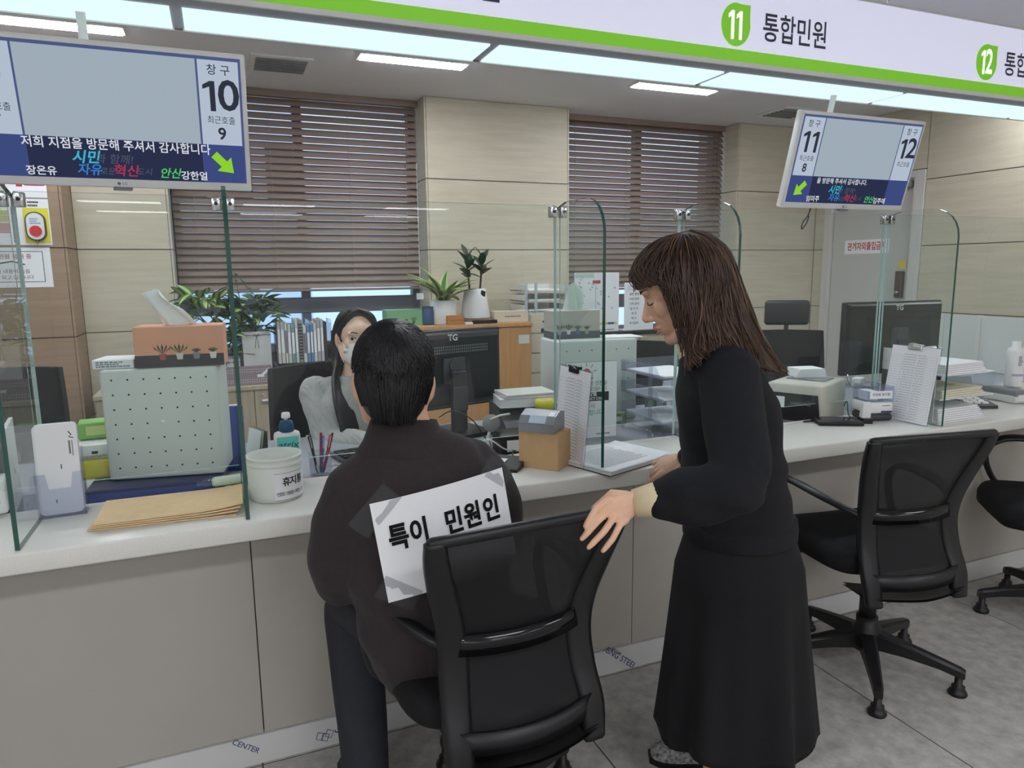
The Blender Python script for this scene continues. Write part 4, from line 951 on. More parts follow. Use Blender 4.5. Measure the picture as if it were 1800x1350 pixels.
    limb(s, [tuple(shR), tuple(nb+Vector((0, 0, -.035))), tuple(shL)], [.054, .062, .054], 16)
    s.xf(Ti); sw = fuse('sweater', s, M_SW, .006, t, 4)
    me = sw.data; co = np.zeros(len(me.vertices)*3); me.vertices.foreach_get('co', co); co = co.reshape(-1, 3); no = np.zeros(len(co)*3); me.vertices.foreach_get('normal', no); no = no.reshape(-1, 3)
    x, y, z = co.T; u = x*RT.x+y*RT.y
    co += no*(.005*np.abs(np.sin(80*u))**.5+.002*np.sin(70*z+12*np.sin(80*u)))[:, None]; me.vertices.foreach_set('co', co.ravel()); me.update()
    G().tube([tuple(nb+RT*(.062*math.cos(a))+F*(.058*math.sin(a))+Vector((0, 0, .028-.02*math.sin(a)))) for a in np.linspace(0, 2*PI, 25)], .007, 8).xf(Ti).obj('collar', mat('navy_collar', (34, 38, 50), .9), t)
    M_TR = mat('dark_blue_trousers', (38, 42, 56), .85)
    q = G(); q.ell(tuple(hip), (.15, .13, .09), 18, 10)
    for sg_ in (-1, 1):
        k_ = hip+F*.40+RT*sg_*.09
        limb(q, [tuple(hip+RT*sg_*.08), tuple(hip.lerp(k_, .5)+RT*sg_*.01), tuple(k_), tuple(k_+Vector((0, 0, -.22))), tuple(k_+Vector((0, 0, -.38)))], [.092, .082, .066, .058, .05])
        shoe(Vector((k_.x, k_.y, 0))-base+F*.03, math.atan2(-F.x, F.y), M_BLACK, M_DGREY, t, .235)
    q.xf(Ti); fuse('trousers', q, M_TR, .009, t, 4)
    # name badge on a cord
    c_ = chest+F*.135+Vector((0, 0, .055)); G().box(-.022, .022, -.002, .002, -.03, .03).xf(Matrix.Translation(c_-base) @ Matrix.Rotation(math.atan2(F.x, -F.y), 4, 'Z')).obj('name_badge', M_PAPER, t)
    for s_ in (-1, 1): G().tube([tuple(nb+RT*s_*.05+F*.045+Vector((0, 0, .015))), tuple(nb+RT*s_*.04+F*.095+Vector((0, 0, -.035))), tuple(c_+RT*s_*.008+Vector((0, 0, .03)))], .0018, 5).xf(Ti).obj('badge_cord', mat('pale_cord', (200, 200, 204), .7), t)
    # long black hair, parted in the middle
    hb = G(); hb.ell((0, -.024, .034), (.0765, .097, .087), 24, 16)
    r_ = random.Random(5); P = []
    def lock(s, q, k0=0.):
        """s side, q 0 front .. 1 back"""
        a = rad(30+120*q)
        x1 = s*.07; y1 = .012-.085*q
        ends = [(s*.004, .045-.06*q, .118), (s*.042, .060-.12*q, .098), (s*.068, .026-.085*q, .055), (s*.078, y1-.036, -.015), (s*.082, y1-.020, -.10), (s*(.104-.035*q), y1+.045, -.17), (s*(.108-.055*q), y1+.125+.03*q, -.25), (s*(.096-.06*q), y1+.165+.05*q, -.34), (s*(.075-.05*q), y1+.165+.05*q, -.43+.05*q)]
        return spline(ends, 4)
    for s in (-1, 1):
        for q in np.linspace(0, 1, 9): L_ = lock(s, q); hb.tube([tuple(p) for p in L_], [float(v) for v in np.interp(np.linspace(0, 1, len(L_)), [0, .28, .4, .7, .9, 1], [.007, .008, .014, .015, .011, .005])], 8, round_=True)
    hb.xf(H).xf(Ti); hair = fuse('hair', hb, M_HBLK, .006, t, 4)
    for i in range(800):
        s = r_.choice((-1, 1)); q = r_.random(); L = lock(s, q); n_ = len(L); k1 = r_.randint(n_*2//3, n_-1); k0 = r_.randint(0, 6)
        o_ = np.array([s*.009, 0, .004]); L = L[k0:k1+1]; ph = r_.uniform(0, 6); w_ = np.linspace(0, 1, len(L))
        L = L+o_[None, :]*np.minimum(1, w_*4+.4)[:, None]*r_.uniform(.7, 1.3)+np.stack([.003*np.sin(8*w_+ph), .004*np.cos(7*w_+ph), 0*w_], 1)*w_[:, None]
        P.append([tuple(p) for p in L])
    strands(P, .0016, .0006).xf(H).xf(Ti).obj('hair_strands', M_HBLK, hair)
    return t
clerk()

# ------------------------------------------------------------------ things on the counter and the desk
M_KRAFT = mat('kraft_paper', (222, 194, 150), .75, var=(40, .05))
M_KBOX = mat('kraft_board', (208, 172, 126), .6, var=(30, .04))
M_NAVY = mat('navy_plastic', (64, 70, 98), .45)
M_BLUE = mat('blue_card', (58, 84, 160), .5)
M_GRN = mat('green_card', (132, 186, 92), .6); M_YEL = mat('yellow_pack', (214, 206, 60), .5)
M_LEAF = mat('deep_green_leaf', (38, 66, 40), .4, var=(30, .2)); M_LEAF2 = mat('mid_green_leaf', (70, 104, 56), .45, var=(30, .25)); M_LEAFP = mat('pale_green_leaf', (168, 188, 108), .45, var=(30, .15))
M_STEM = mat('brown_stem', (74, 60, 44), .8); M_SOIL = mat('potting_soil', (50, 40, 32), .95, var=(90, .4))
M_POT = mat('white_glazed_pot', (222, 222, 218), .3)

def holder_sheet(name, label, loc, rz, w_, h, m=M_PAPER, group=None, tilt=0.):
    t = thing(name, label, 'envelope', loc, group=group, rot=(tilt, 0, rz)); return t
# clear brochure holder with white envelopes standing in it
t = thing('envelope_holder', 'clear acrylic holder with white envelopes beside the left glass side screen', 'holder', (-.412, 2.07, .75), rad(4))
G().box(-.053, .053, .022, .025, 0, .17).obj('back_wall', M_CLEARB, t)
G().prism([(-.053, 0), (.053, 0), (.053, .115), (.030, .115), (.024, .075), (-.024, .075), (-.030, .115), (-.053, .115)], -.028, -.025, 'y').obj('front_wall', M_CLEARB, t)
for s in (-1, 1): G().prism([(-.028, 0), (.025, 0), (.025, .17), (-.028, .115)], s*.052-.0015, s*.052+.0015, 'x').obj('side_wall', M_CLEARB, t)
G().box(-.053, .053, -.028, .025, 0, .003).obj('floor_plate', M_CLEARB, t)
for k in range(5):
    e = holder_sheet('envelope', 'front white envelope with a small dark logo in the clear holder' if k == 0 else 'plain white envelope behind the front one in the clear holder', (-.4125-.0*k, 2.058+.0045*k, .7535), rad(4), .098, .235, group='white envelopes in the clear holder', tilt=rad(-1.5))
    G().prism(rrect(-.048, .048, 0, .235, .012, 3), -.0012, .0012, 'y').obj('envelope_paper', M_PAPER, e)
    if k == 0:
        lg = G().tube([(.030, -.0016, .214), (.036, -.0016, .205), (.030, -.0016, .200), (.040, -.0016, .196)], .0012, 5).obj('logo_mark', M_INK, e)
        G().box(.028, .032, -.0016, -.0012, .155, .190).box(.035, .037, -.0016, -.0012, .150, .190).obj('address_print', M_GINK, e)
        G().box(.006, .009, -.0016, -.0012, .118, .130).box(-.012, -.009, -.0016, -.0012, .03, .04).obj('small_print', M_GINK, e)
# brown kraft envelopes lying in a stack
for k in range(4):
    lab = ['lowest brown kraft envelope of the stack by the counter edge', 'second brown kraft envelope from the bottom of the stack', 'brown kraft envelope under the top one of the stack', 'top brown kraft envelope lying on the counter edge with faint print'][k]
    t = thing('kraft_envelope', lab, 'envelope', (-.160+.004*k, 1.975-.003*k, .7512+.0052*k), rad(-4.5+1.2*k), group='brown kraft envelopes')
    top, bot = [], []
    for x in np.linspace(-.168, .168, 14):
        zz = .0115*max(0, (x-.05)/.118)**2*(k/3)+.0012*k
        top.append([(x, y, .0035+zz*(1-.5*(y+.1)/.2)) for y in np.linspace(-.098, .098, 5)]); bot.append([(x, y, zz*(1-.5*(y+.1)/.2)*.9) for y in np.linspace(-.098, .098, 5)])
    g = G().sheet(top); g.sheet([r[::-1] for r in bot])
    ring = lambda S: [S[i][0] for i in range(14)]+[S[-1][j] for j in range(1, 5)]+[S[i][-1] for i in range(12, -1, -1)]+[S[0][j] for j in range(3, 0, -1)]
    a, b = ring(bot), ring(top); n = len(a); g.add(a+b, [(i, (i+1) % n, n+(i+1) % n, n+i) for i in range(n)])
    g.obj('envelope_paper', M_KRAFT, t)
    if k == 3:
        g = G(); rr_ = random.Random(4)
        for (x0, y0, n_, h_) in ((-.13, .075, 7, .005), (-.13, .06, 2, .004), (.0, -.062, 14, .006), (.05, -.045, 8, .0035)):
            for q in range(n_): g.box(x0+q*.0092, x0+q*.0092+.0068, y0, y0+h_, .0052+.004*max(0, (x0+q*.0092-.05)/.118), .0055+.004*max(0, (x0+q*.0092-.05)/.118))
        g.obj('printed_address', mat('brown_ink', (128, 100, 62), .8), t)
# white waste jar with a paper label
t = thing('waste_jar', 'white open plastic jar with a black lettered paper label', 'jar', (.108, 1.992, .75))
G().lathe([(.0, .0), (.066, 0), (.070, .004), (.072, .02), (.072, .094), (.070, .096), (.0735, .098), (.0735, .104), (.071, .106), (.071, .114), (.0735, .116), (.0735, .122), (.069, .122), (.068, .09), (.066, .01), (0, .008)], n=48).obj('jar_body', mat('white_jar_plastic', (226, 230, 222), .35), t)
def wrap(r, a0, a1, z0, z1, m, nm, par, n=12): return G().sheet([[(r*math.sin(a), -r*math.cos(a), z) for a in np.linspace(a0, a1, n)] for z in (z0, z1)]).obj(nm, m, par)
lb = wrap(.0724, -.10, 1.25, .008, .082, M_PAPER, 'label', t, 20)
for s_, a, z, sz in (('휴', .33, .056, .026), ('지', .62, .056, .026), ('통', .93, .056, .026)): text(s_, sz, M_INK, lb, (.0729*math.sin(a), -.0729*math.cos(a), z), (PI/2, 0, a), bold=.02)
for i, c_ in enumerate('번호표·영수증 버리는 곳'): 
    a = .02+.088*i
    if c_ != ' ': text(c_, .0125, M_INK, lb, (.0728*math.sin(a), -.0728*math.cos(a), .024), (PI/2, 0, a))
for z in (.008, .0815): wrap(.0727, -.10, 1.25, z-.0005, z+.0005, M_GINK, 'label_border', lb, 20)
# hand lotion pump bottle
t = thing('lotion_bottle', 'white lotion pump bottle with a teal label behind the jar', 'bottle', (.153, 2.098, .75))
G().rings([[(x*k, y*k*.62, z) for x, y in [(.037*abs(math.cos(a))**.6*math.copysign(1, math.cos(a)), .037*abs(math.sin(a))**.6*math.copysign(1, math.sin(a))) for a in [2*PI*i/28 for i in range(28)]]] for z, k in ((0, .9), (.004, .98), (.012, 1), (.146, 1), (.154, .93), (.158, .7), (.16, .5))]).obj('bottle_body', M_WHITE, t)
G().box(-.030, .030, -.0240, -.0232, .09, .146).obj('teal_label', mat('teal_label', (104, 196, 186), .4), t)
text('atrix', .030, mat('navy_ink', (30, 70, 110), .5), t, (0, -.0244, .122), shear=.25, bold=.005)
G().lathe([(.021, .158), (.021, .176), (.017, .188), (.012, .19), (0, .19)], n=20).obj('collar', mat('dark_blue_cap', (32, 74, 112), .35), t)
G().lathe([(.0, .188), (.005, .188), (.005, .196), (.012, .197), (.013, .203), (.011, .213), (0, .215)], n=18).obj('pump_head', M_WHITE, t)
# small spray bottle lying down
t = thing('spray_bottle', 'small clear spray bottle lying under the white perforated case', 'bottle', (-.03, 2.155, .7655), rot=(0, rad(-90), rad(6)))
G().lathe([(0, -.05), (.014, -.05), (.0145, -.046), (.0145, .02), (.010, .028), (0, .028)], n=18).obj('bottle_body', mat('pale_green_liquid', (208, 222, 196), .3), t)
G().lathe([(0, .028), (.011, .028), (.011, .052), (.006, .055), (.006, .068), (0, .068)], n=16).obj('spray_cap', M_CLEARB, t)
def print_plants(t, x0, w_, z, y, cols, seed=1):
    """row of small drawn plants in pots on the front of a tissue box"""
    r = random.Random(seed); ip = mat('leaf_print', (58, 84, 60), .7)
    for i, c_ in enumerate(cols):
        x = x0+w_*i; h = r.uniform(.014, .03); mc = mat('pot_print_%d' % c_[0], c_, .7)
        G().prism([(x-.007, z), (x+.007, z), (x+.010, z+.018), (x-.010, z+.018)], y-.0006, y, 'y').obj('pot_print', mc, t)
        g = G()
        for k in range(5):
            a = rad(-40+20*k); g.prism([(x, z+.018), (x+h*math.sin(a)-.003*math.cos(a), z+.018+h*.6*math.cos(a)), (x+h*math.sin(a)*1.2, z+.018+h*math.cos(a)), (x+h*math.sin(a)+.003*math.cos(a), z+.018+h*.6*math.cos(a))], y-.0006, y, 'y')
        g.obj('leaf_print', ip, t)
def tissue(t, z, wx, h, lean, m):
    """one soft tissue pulled up through the slot"""
    def S(off):
        rows = []
        for v in np.linspace(0, 1, 9):
            r = []
            for u in np.linspace(-1, 1, 13):
                k = wx*(1.0-.30*v)
                r.append((u*k+lean*v+.005*math.sin(5*u+3*v), off+.012*math.sin(4.2*u+2.5*v+off*40)*(.4+v)+.010*v, z+h*v*(1-.42*max(0, u+.15)**1.3*v-.16*max(0, -u-.3)*v)))
            rows.append(r)
        return rows
    g = G().sheet(S(-.003)); g.sheet([r[::-1] for r in S(.004)]); return g.obj('tissue', m, t)
M_TIS = mat('tissue_paper', (236, 238, 236), .9)
# white perforated case, left, with what stands on it
def perforated_case(label, loc, rz, w_, d, h, nx, nz, z0=.02):
    t = thing('perforated_case', label, 'case', loc, rz)
    G().box(-w_/2, w_/2, 0, d, 0, h, b=.010, seg=3).obj('shell', mat('pale_grey_white_plastic', (206, 212, 206), .4), t)
    g = G()
    for i in range(nx):
        for j in range(nz):
            if (i, j) == (nx//2, nz//2): continue
            x = -w_/2+w_*(i+.75)/(nx+.5); z = h*(j+.85)/(nz+.55)
            g.prism([(x+.0028*math.cos(2*PI*k/8), z+.0028*math.sin(2*PI*k/8)) for k in range(8)], -.0006, .0004, 'y')
    g.obj('peg_holes', M_INK, t)
    G().lathe([(.006, 0), (.006, .0015), (.004, .002), (0, .002)], n=14).xf(Matrix.Translation((0, 0, h*.52)) @ Matrix.Rotation(PI/2, 4, 'X')).obj('centre_button', M_WHITE, t)
    return t
pc = perforated_case('square white perforated case standing at the left with a pink tissue box on top', (-.177, 2.245, .770), rad(-10), .315, .16, .325, 7, 7)
t = thing('binder_box', 'dark blue binder box lying under the left perforated case', 'box', (-.205, 2.185, .721), rad(-3))
G().box(-.18, .18, 0, .26, 0, .048, b=.004, seg=1).obj('box_body', M_NAVY, t); G().box(-.17, .17, -.0006, .0, .012, .036).obj('spine_label', mat('blue_label', (72, 88, 140), .5), t)
t = thing('tissue_box', 'pink tissue box with drawn cactus pots on the left perforated case', 'tissue box', (-.112, 2.30, 1.0955), rad(-6))
G().box(-.118, .118, -.055, .065, .0, .118, b=.002, seg=1).obj('carton', mat('salmon_pink_card', (226, 164, 132), .6), t)
G().box(-.1185, .1185, -.0557, -.0545, .001, .036).box(-.1187, -.1175, -.0557, .0655, .001, .036).obj('dark_band', mat('dark_band_card', (54, 54, 58), .6), t)
print_plants(t, -.045, .045, .022, -.0562, [(176, 78, 78), (206, 206, 196), (120, 140, 136), (222, 222, 214)], 2)
tissue(t, .119, .050, .105, -.055, M_TIS)
t = thing('paper_box', 'flat white box with grey print beside the pink tissue box', 'box', (-.285, 2.345, 1.0955), rad(-10))
G().box(-.055, .055, -.06, .06, 0, .026, b=.002, seg=1).obj('box_body', M_PAPER, t); scribble(3, -.045, .045, .004, .022, -.0602, M_GINK, t, 'printed_lines', 5)
# small things beside and behind the left case
t = thing('green_box', 'light green packet lying behind the envelope holder', 'box', (-.37, 2.42, .875), rad(5)); G().box(-.05, .05, -.03, .05, 0, .05, b=.004).obj('box_body', M_GRN, t); G().box(-.03, .02, -.0306, -.03, .012, .04).obj('label', mat('pale_green_label', (190, 214, 130), .6), t)
t = thing('yellow_packet', 'yellow packet with a white gadget box on it beside the left case', 'packet', (-.372, 2.34, .7695), rad(3)); G().box(-.05, .05, -.03, .1, 0, .06, b=.012, seg=3).obj('packet_body', M_YEL, t)
t = thing('gadget_box', 'white gadget box stacked on the yellow packet', 'box', (-.37, 2.35, .830), rad(3)); G().box(-.052, .052, -.035, .1, 0, .043, b=.004).obj('box_body', M_WHITE, t); G().box(-.008, .008, -.0358, -.035, .016, .024).obj('port', M_BLACK, t); scribble(4, -.045, .045, .003, .012, -.0355, M_GINK, t, seed=8)
t = thing('document_rack', 'grey document rack with loose white papers at the far left edge', 'rack', (-.565, 2.28, .72), rad(8))
G().box(-.075, .075, -.10, .12, 0, .004).box(-.075, -.072, -.10, .12, 0, .15).box(.072, .075, -.10, .12, 0, .11).box(-.075, .075, .117, .12, 0, .19).obj('rack_body', M_CLEARB, t)
for k in range(3): G().box(-.065+.03*k, -.055+.03*k, -.09, .11, .005, .21+.015*k).obj('folder', [M_PAPER, M_OFFW, M_PAPER][k], t)
t = thing('label_device', 'white desk device at the far left behind the glass', 'device', (-.60, 2.16, .751), rad(6)); G().box(-.05, .05, -.04, .05, 0, .09, b=.008).obj('housing', M_WHITE, t); G().box(-.035, .035, -.041, -.039, .03, .07).obj('front_panel', M_GREY, t)
# blue folder, leaflet stand and pens between case and jar
t = thing('blue_folder', 'upright blue folder behind the leaflet stand', 'folder', (-.005, 2.44, .7205), rad(-12)); G().box(-.05, .05, -.008, .008, 0, .215, b=.002, seg=1).obj('cover', M_BLUE, t); G().box(-.048, .048, -.006, .006, .2155, .219).obj('page_edges', M_PAPER, t)
t = thing('leaflet_stand', 'tilted black leaflet stand holding green and white leaflets', 'stand', (.035, 2.30, .7205), rad(20))
G().prism([(-.055, 0), (.055, 0), (.055, .006), (-.028, .006), (-.052, .155), (-.060, .155)], -.05, .05, 'x').xf(Matrix.Rotation(PI/2, 4, 'Z')).obj('stand_body', M_BLACK, t)
for k in range(3):
    G().box(-.045, .045, -.001, .001, 0, .15).xf(Matrix.Rotation(rad(90), 4, 'Z') @ Matrix.Translation((0, -.034+.009*k-.0, .007)) @ Matrix.Rotation(rad(10), 4, 'X')).obj('leaflet', [M_PAPER, mat('pale_green_leaflet', (176, 198, 168), .6), M_PAPER][k], t)
t = thing('pen_cup', 'clear pen cup full of pens behind the lotion bottle', 'cup', (.262, 2.26, .7205)); G().lathe([(0, 0), (.034, 0), (.036, .075), (.034, .075), (.032, .004), (0, .004)], n=24).obj('cup', M_CLEAR, t)
for k, (dx, dy, a, b, m_) in enumerate(((-.015, .0, -10, 5, M_BLACK), (.0, .01, 4, -6, M_RED), (.012, -.006, 12, 6, M_RED), (-.008, -.012, -14, -8, M_WHITE), (.015, .01, 16, -4, M_BLACK), (.004, -.014, 3, 9, M_BLUE), (-.018, .012, -6, -10, M_GREY))):
    p = thing('pen', ['black pen leaning left in the pen cup', 'upright red pen in the pen cup', 'red pen leaning right in the pen cup', 'white pen at the front left of the pen cup', 'black pen leaning right in the pen cup', 'blue pen at the front of the pen cup', 'grey pen at the back left of the pen cup'][k], 'pen', (.262+dx*.6, 2.26+dy*.6, .726), rot=(rad(b), rad(a), 0), group='pens in the clear cup')
    G().lathe([(0, 0), (.002, .004), (.0042, .012), (.0042, .125), (.003, .13), (0, .13)], n=10).obj('barrel', m_, p); G().box(-.001, .001, -.007, -.004, .09, .128).obj('clip', M_CHROME, p)
t = thing('glasses', 'thin framed glasses lying on the grey desk before the clerk', 'glasses', (.385, 2.235, .7205), rad(15))
for s in (-1, 1):
    G().tube([(s*.032+.024*math.cos(a), .002*math.sin(a), .020+.018*math.sin(a)) for a in np.linspace(0, 2*PI, 17)], .0010, 5).obj('rim', M_BLACK, t)
    G().tube([(s*.056, 0, .026), (s*.06, .06, .022), (s*.055, .12, .002)], .0012, 5).obj('temple', M_BLACK, t)
G().tube([(-.009, 0, .024), (0, 0, .028), (.009, 0, .024)], .001, 5).obj('bridge', M_BLACK, t)
t = thing('keyboard', 'dark keyboard on the grey desk in front of the clerk', 'keyboard', (.53, 2.45, .7205), rad(12)); G().box(-.2, .2, -.06, .07, 0, .016, b=.004, seg=1).obj('case', M_DGREY, t)
g = G()
for i in range(14):
    for j in range(4): g.box(-.19+i*.027, -.166+i*.027, -.052+j*.028, -.028+j*.028, .016, .022)
g.obj('keys', M_BLACK, t)

# monitor seen from behind
def monitor(label, loc, rz, Wd, Ht, zc, ts, flat=False):
    t = thing('monitor', label, 'monitor', loc, rz)
    z0, z1 = zc-Ht/2, zc+Ht/2
    G().box(-Wd/2, Wd/2, 0, .026, z0, z1, b=.006).obj('bezel', M_BLACK, t)
    R = [[(sx*Wd/2*k, y, zc+sz*Ht/2*k2) for sx, sz in ((-1, -1), (1, -1), (1, 1), (-1, 1))] for y, k, k2 in ((0, .97, .95), (-.018, .93, .9), (-.03, .72 if flat else .86, .66 if flat else .8), (-.032, .68, .62))]
    G().rings(R[::-1], smooth=False).obj('rear_cover', M_BLACK, t)
    G().box(-Wd/2+.012, Wd/2-.012, .026, .0268, z0+.014, z1-.012).obj('screen', mat('screen_glass', (30, 34, 44), .1), t)
    yb = -.0205 if not flat else -.0145
    text('TG', ts, M_WHITE, t, (0, -.0302 if flat else -.0315, z1-.03), (PI/2-rad(0), 0, 0), bold=.025)
    if not flat:
        g = G()
        for i in range(34):
            for j in range(3): g.box(-.165+i*.0098, -.1605+i*.0098, -.0342, -.0315, zc+.068+j*.011, zc+.075+j*.011)
        for i, q in enumerate(g.v): pass
        g.obj('vent_slots', M_GREY, t)
    G().box(-.05, .05, -.042, -.031, zc-.05, zc+.05, b=.004).obj('mount_plate', M_DGREY, t)
    G().lathe([(.028, 0), (.028, .01), (0, .01)], n=20).xf(Matrix.Translation((0, -.052, zc+.02)) @ Matrix.Rotation(-PI/2, 4, 'X')).obj('hinge', M_DGREY, t)
    G().box(-.034, .034, -.075, -.052, .015, zc+.0, b=.006).obj('stand_neck', M_BLACK, t)
    G().box(-.034, .034, -.080, -.075, .10, zc-.06, b=.002, seg=1).obj('neck_cover', M_DGREY, t)
    G().prism(rrect(-.12, .12, -.14, .08, .03), 0, .015, 'z').obj('stand_base', M_BLACK, t)
    return t
monitor('black monitor seen from behind beside the seated man head', (.825, 2.66, .7205), rad(15), .50, .315, .256, .034)
monitor('black monitor seen from behind under the right call screen', (2.97, 2.42, .7205), rad(-4), .59, .345, .305, .034, True)
# low office equipment to the right of the first monitor
t = thing('desk_printer', 'dark grey desk printer behind the brown card box', 'printer', (1.078, 2.46, .7205), rad(-8))
G().prism([(-.14, 0), (.16, 0), (.16, .125), (.02, .125), (-.14, .06)], -.12, .12, 'x').xf(Matrix.Identity(4)).obj('housing', M_DGREY, t); G().box(-.12, .12, -.1415, -.14, .01, .045).obj('front_panel', M_BLACK, t)
t = thing('receipt_printer', 'small black printer with grey lettering left of the brown card box', 'printer', (.955, 2.255, .7205), rad(-6)); G().box(-.085, .085, -.06, .07, 0, .075, b=.006).obj('housing', M_BLACK, t); text('SAMSUNG', .014, M_GREY, t, (.02, -.0605, .045)); G().box(-.065, -.02, -.0612, -.06, .02, .06).obj('paper_label', M_PAPER, t)
for k, (dz, w_, m_, lb) in enumerate(((.0, .21, M_PAPER, 'thick white bound booklet under the pink one on the desk printer'), (.034, .2, mat('pink_cover', (206, 178, 190), .6), 'pink covered booklet in the pile on the desk printer'), (.044, .2, M_OFFW, 'white sheet with a grey frame on top of the booklet pile'))):
    b = thing('booklet', lb, 'book', (1.072+.004*k, 2.495, .846+dz), rad(-10+4*k), group='booklets on the desk printer'); hh = (.033, .009, .006)[k]
    G().box(-w_/2, w_/2, -.075, .075, .0015, hh-.0015).obj('pages', M_PAPER, b); G().box(-w_/2-.002, w_/2+.002, -.077, .077, 0, .0015).box(-w_/2-.002, w_/2+.002, -.077, .077, hh-.0015, hh).obj('cover', m_, b)
t = thing('tape_roll', 'roll of yellow tape beside the booklet pile', 'tape', (1.112, 2.382, .843)); G().lathe([(.018, 0), (.036, 0), (.036, .034), (.018, .034), (.018, 0)], n=28).obj('tape', M_YEL, t); G().lathe([(.0165, 0), (.018, 0), (.018, .034), (.0165, .034), (.0165, 0)], n=20).obj('core', M_KRAFT, t)
t = thing('desk_fan', 'small pale grey clip gadget standing behind the dark cables', 'gadget', (.86, 2.30, .7205), rad(-20)); G().lathe([(0, 0), (.03, 0), (.03, .006), (0, .006)], n=20).obj('foot', M_GREY, t); G().tube([(0, 0, .006), (-.01, 0, .05), (.0, 0, .085)], .006, 8).obj('stem', M_OFFW, t)
G().lathe([(0, -.008), (.03, -.008), (.032, 0), (.03, .008), (0, .008)], n=24).xf(Matrix.Translation((.004, 0, .105)) @ Matrix.Rotation(rad(70), 4, 'X')).obj('disc', M_GREY, t); G().tube([(.0, -.01, .12), (.035, -.012, .135), (.07, -.012, .14)], .004, 6).obj('arm', M_OFFW, t)
def cable(label, P, r, m): 
    c0 = Vector(P[0]); o = G().tube([tuple(Vector(p)-c0) for p in spline(P, 6)], r, 6, round_=True).obj('cable', m, None, tuple(c0)); return tag(o, label, 'cable')
cable('thin pale cable curving from the clip gadget to the desk', [(.80, 2.24, .722), (.78, 2.22, .77), (.82, 2.2, .79), (.88, 2.2, .75), (.93, 2.17, .7535)], .0025, M_OFFW)
cable('dark cable running from the receipt printer to the keypad', [(.93, 2.20, .724), (.89, 2.16, .755), (.86, 2.10, .7535), (.815, 2.045, .754)], .003, M_BLACK)
cable('thin black cable hanging behind the first monitor', [(.76, 2.60, .80), (.80, 2.55, .83), (.86, 2.5, .80), (.90, 2.44, .7235)], .0025, M_BLACK)
# card reader on the kraft box
t = thing('card_box', 'plain brown card box on the counter under the silver card reader', 'box', (.917, 1.965, .75), rad(-50))
G().box(-.068, .068, -.048, .048, 0, .117, b=.0015, seg=1).obj('carton', M_KBOX, t); G().box(-.0682, .0682, -.0008, .0008, .117, .1174).obj('flap_seam', mat('flap_seam', (150, 112, 70), .8), t)
t = thing('card_reader', 'silver grey card reader on top of the brown card box', 'reader', (.905, 1.962, .8685), rad(-46))
M_SIL = mat('silver_plastic', (152, 155, 160), .3, .3)
G().prism([(-.050, 0), (.050, 0), (.050, .055), (.010, .062), (-.030, .048), (-.050, .026)], -.058, .058, 'x').obj('housing', M_SIL, t)
G().prism([(-.0512, .027), (-.030, .0492), (-.030, .0475), (-.050, .026)], -.0585, .0585, 'x').obj('dark_bezel', M_GREY, t)
G().prism([(-.0495, .030), (-.031, .0495), (-.028, .0495), (-.0465, .030)], -.025, .030, 'x').obj('reader_window', mat('reader_window', (190, 205, 216), .08), t)
G().prism([(-.028, .0505), (-.006, .0585), (-.006, .056), (-.028, .048)], .034, .052, 'x').obj('button', M_WHITE, t)
t = thing('keypad', 'flat black keypad with a white sticker left of the brown card box', 'keypad', (.79, 2.005, .75), rad(-42)); G().prism([(-.055, 0), (.055, 0), (.055, .024), (-.055, .010)], -.065, .065, 'x').obj('case', M_BLACK, t); G().box(-.03, .01, -.02, .02, .018, .0205).xf(Matrix.Rotation(rad(6), 4, 'X')).obj('sticker', M_PAPER, t)
# clipboards leaning on the side screens
def clipboard(label, base, ytop, lean, rows, seed):
    t = thing('clipboard', label, 'clipboard', base, rot=(0, lean, 0))
    G().box(-.0015, .0015, -.108, .108, 0, .305, b=.0008, seg=1).obj('board', M_CLEARB, t)
    G().box(-.0034, -.0017, -.104, .104, .004, .300).obj('paper', M_PAPER, t)
    g = G(); r = random.Random(seed)
    for i in range(rows):
        z = .012+i*(.262/rows); g.box(-.0037, -.0033, -.097, .097, z, z+.0007)
    for y in (-.097, -.055, -.01, .05, .0965): g.box(-.0037, -.0033, y, y+.0006, .012, .012+.262*(rows-1)/rows)
    g.obj('form_lines', mat('pale_form_ink', (176, 180, 190), .8), t)
    g = G()
    for i in range(rows):
        z = .0135+i*(.262/rows)
        for y0, y1 in ((-.05, -.014), (-.006, .045)):
            y = y0
            while y < y1*1-.004:
                w_ = r.uniform(.003, .01); g.box(-.0037, -.0033, y, min(y+w_, y1), z+.0015, z+.0035); y += w_+.003
    g.obj('handwriting', mat('pale_handwriting', (150, 152, 162), .8), t)
    G().box(-.012, -.0036, -.03, .03, .288, .304, b=.002, seg=1).box(-.009, .004, -.032, .032, .302, .310, b=.001, seg=1).obj('metal_clip', M_BLACK if seed < 5 else M_CHROME, t)
    G().tube([(-.008, -.024, .300), (-.020, -.02, .31), (-.022, .0, .313), (-.020, .02, .31), (-.008, .024, .300)], .0015, 6).obj('clip_wire', M_CHROME, t)
    return t
clipboard('clear clipboard with a printed form leaning beside the brown card box', (1.004, 1.975, .7505), 0, rad(5.5), 26, 3)
clipboard('clear clipboard with a printed form leaning right of the small white printer', (2.478, 1.945, .7505), 0, rad(9), 26, 9)
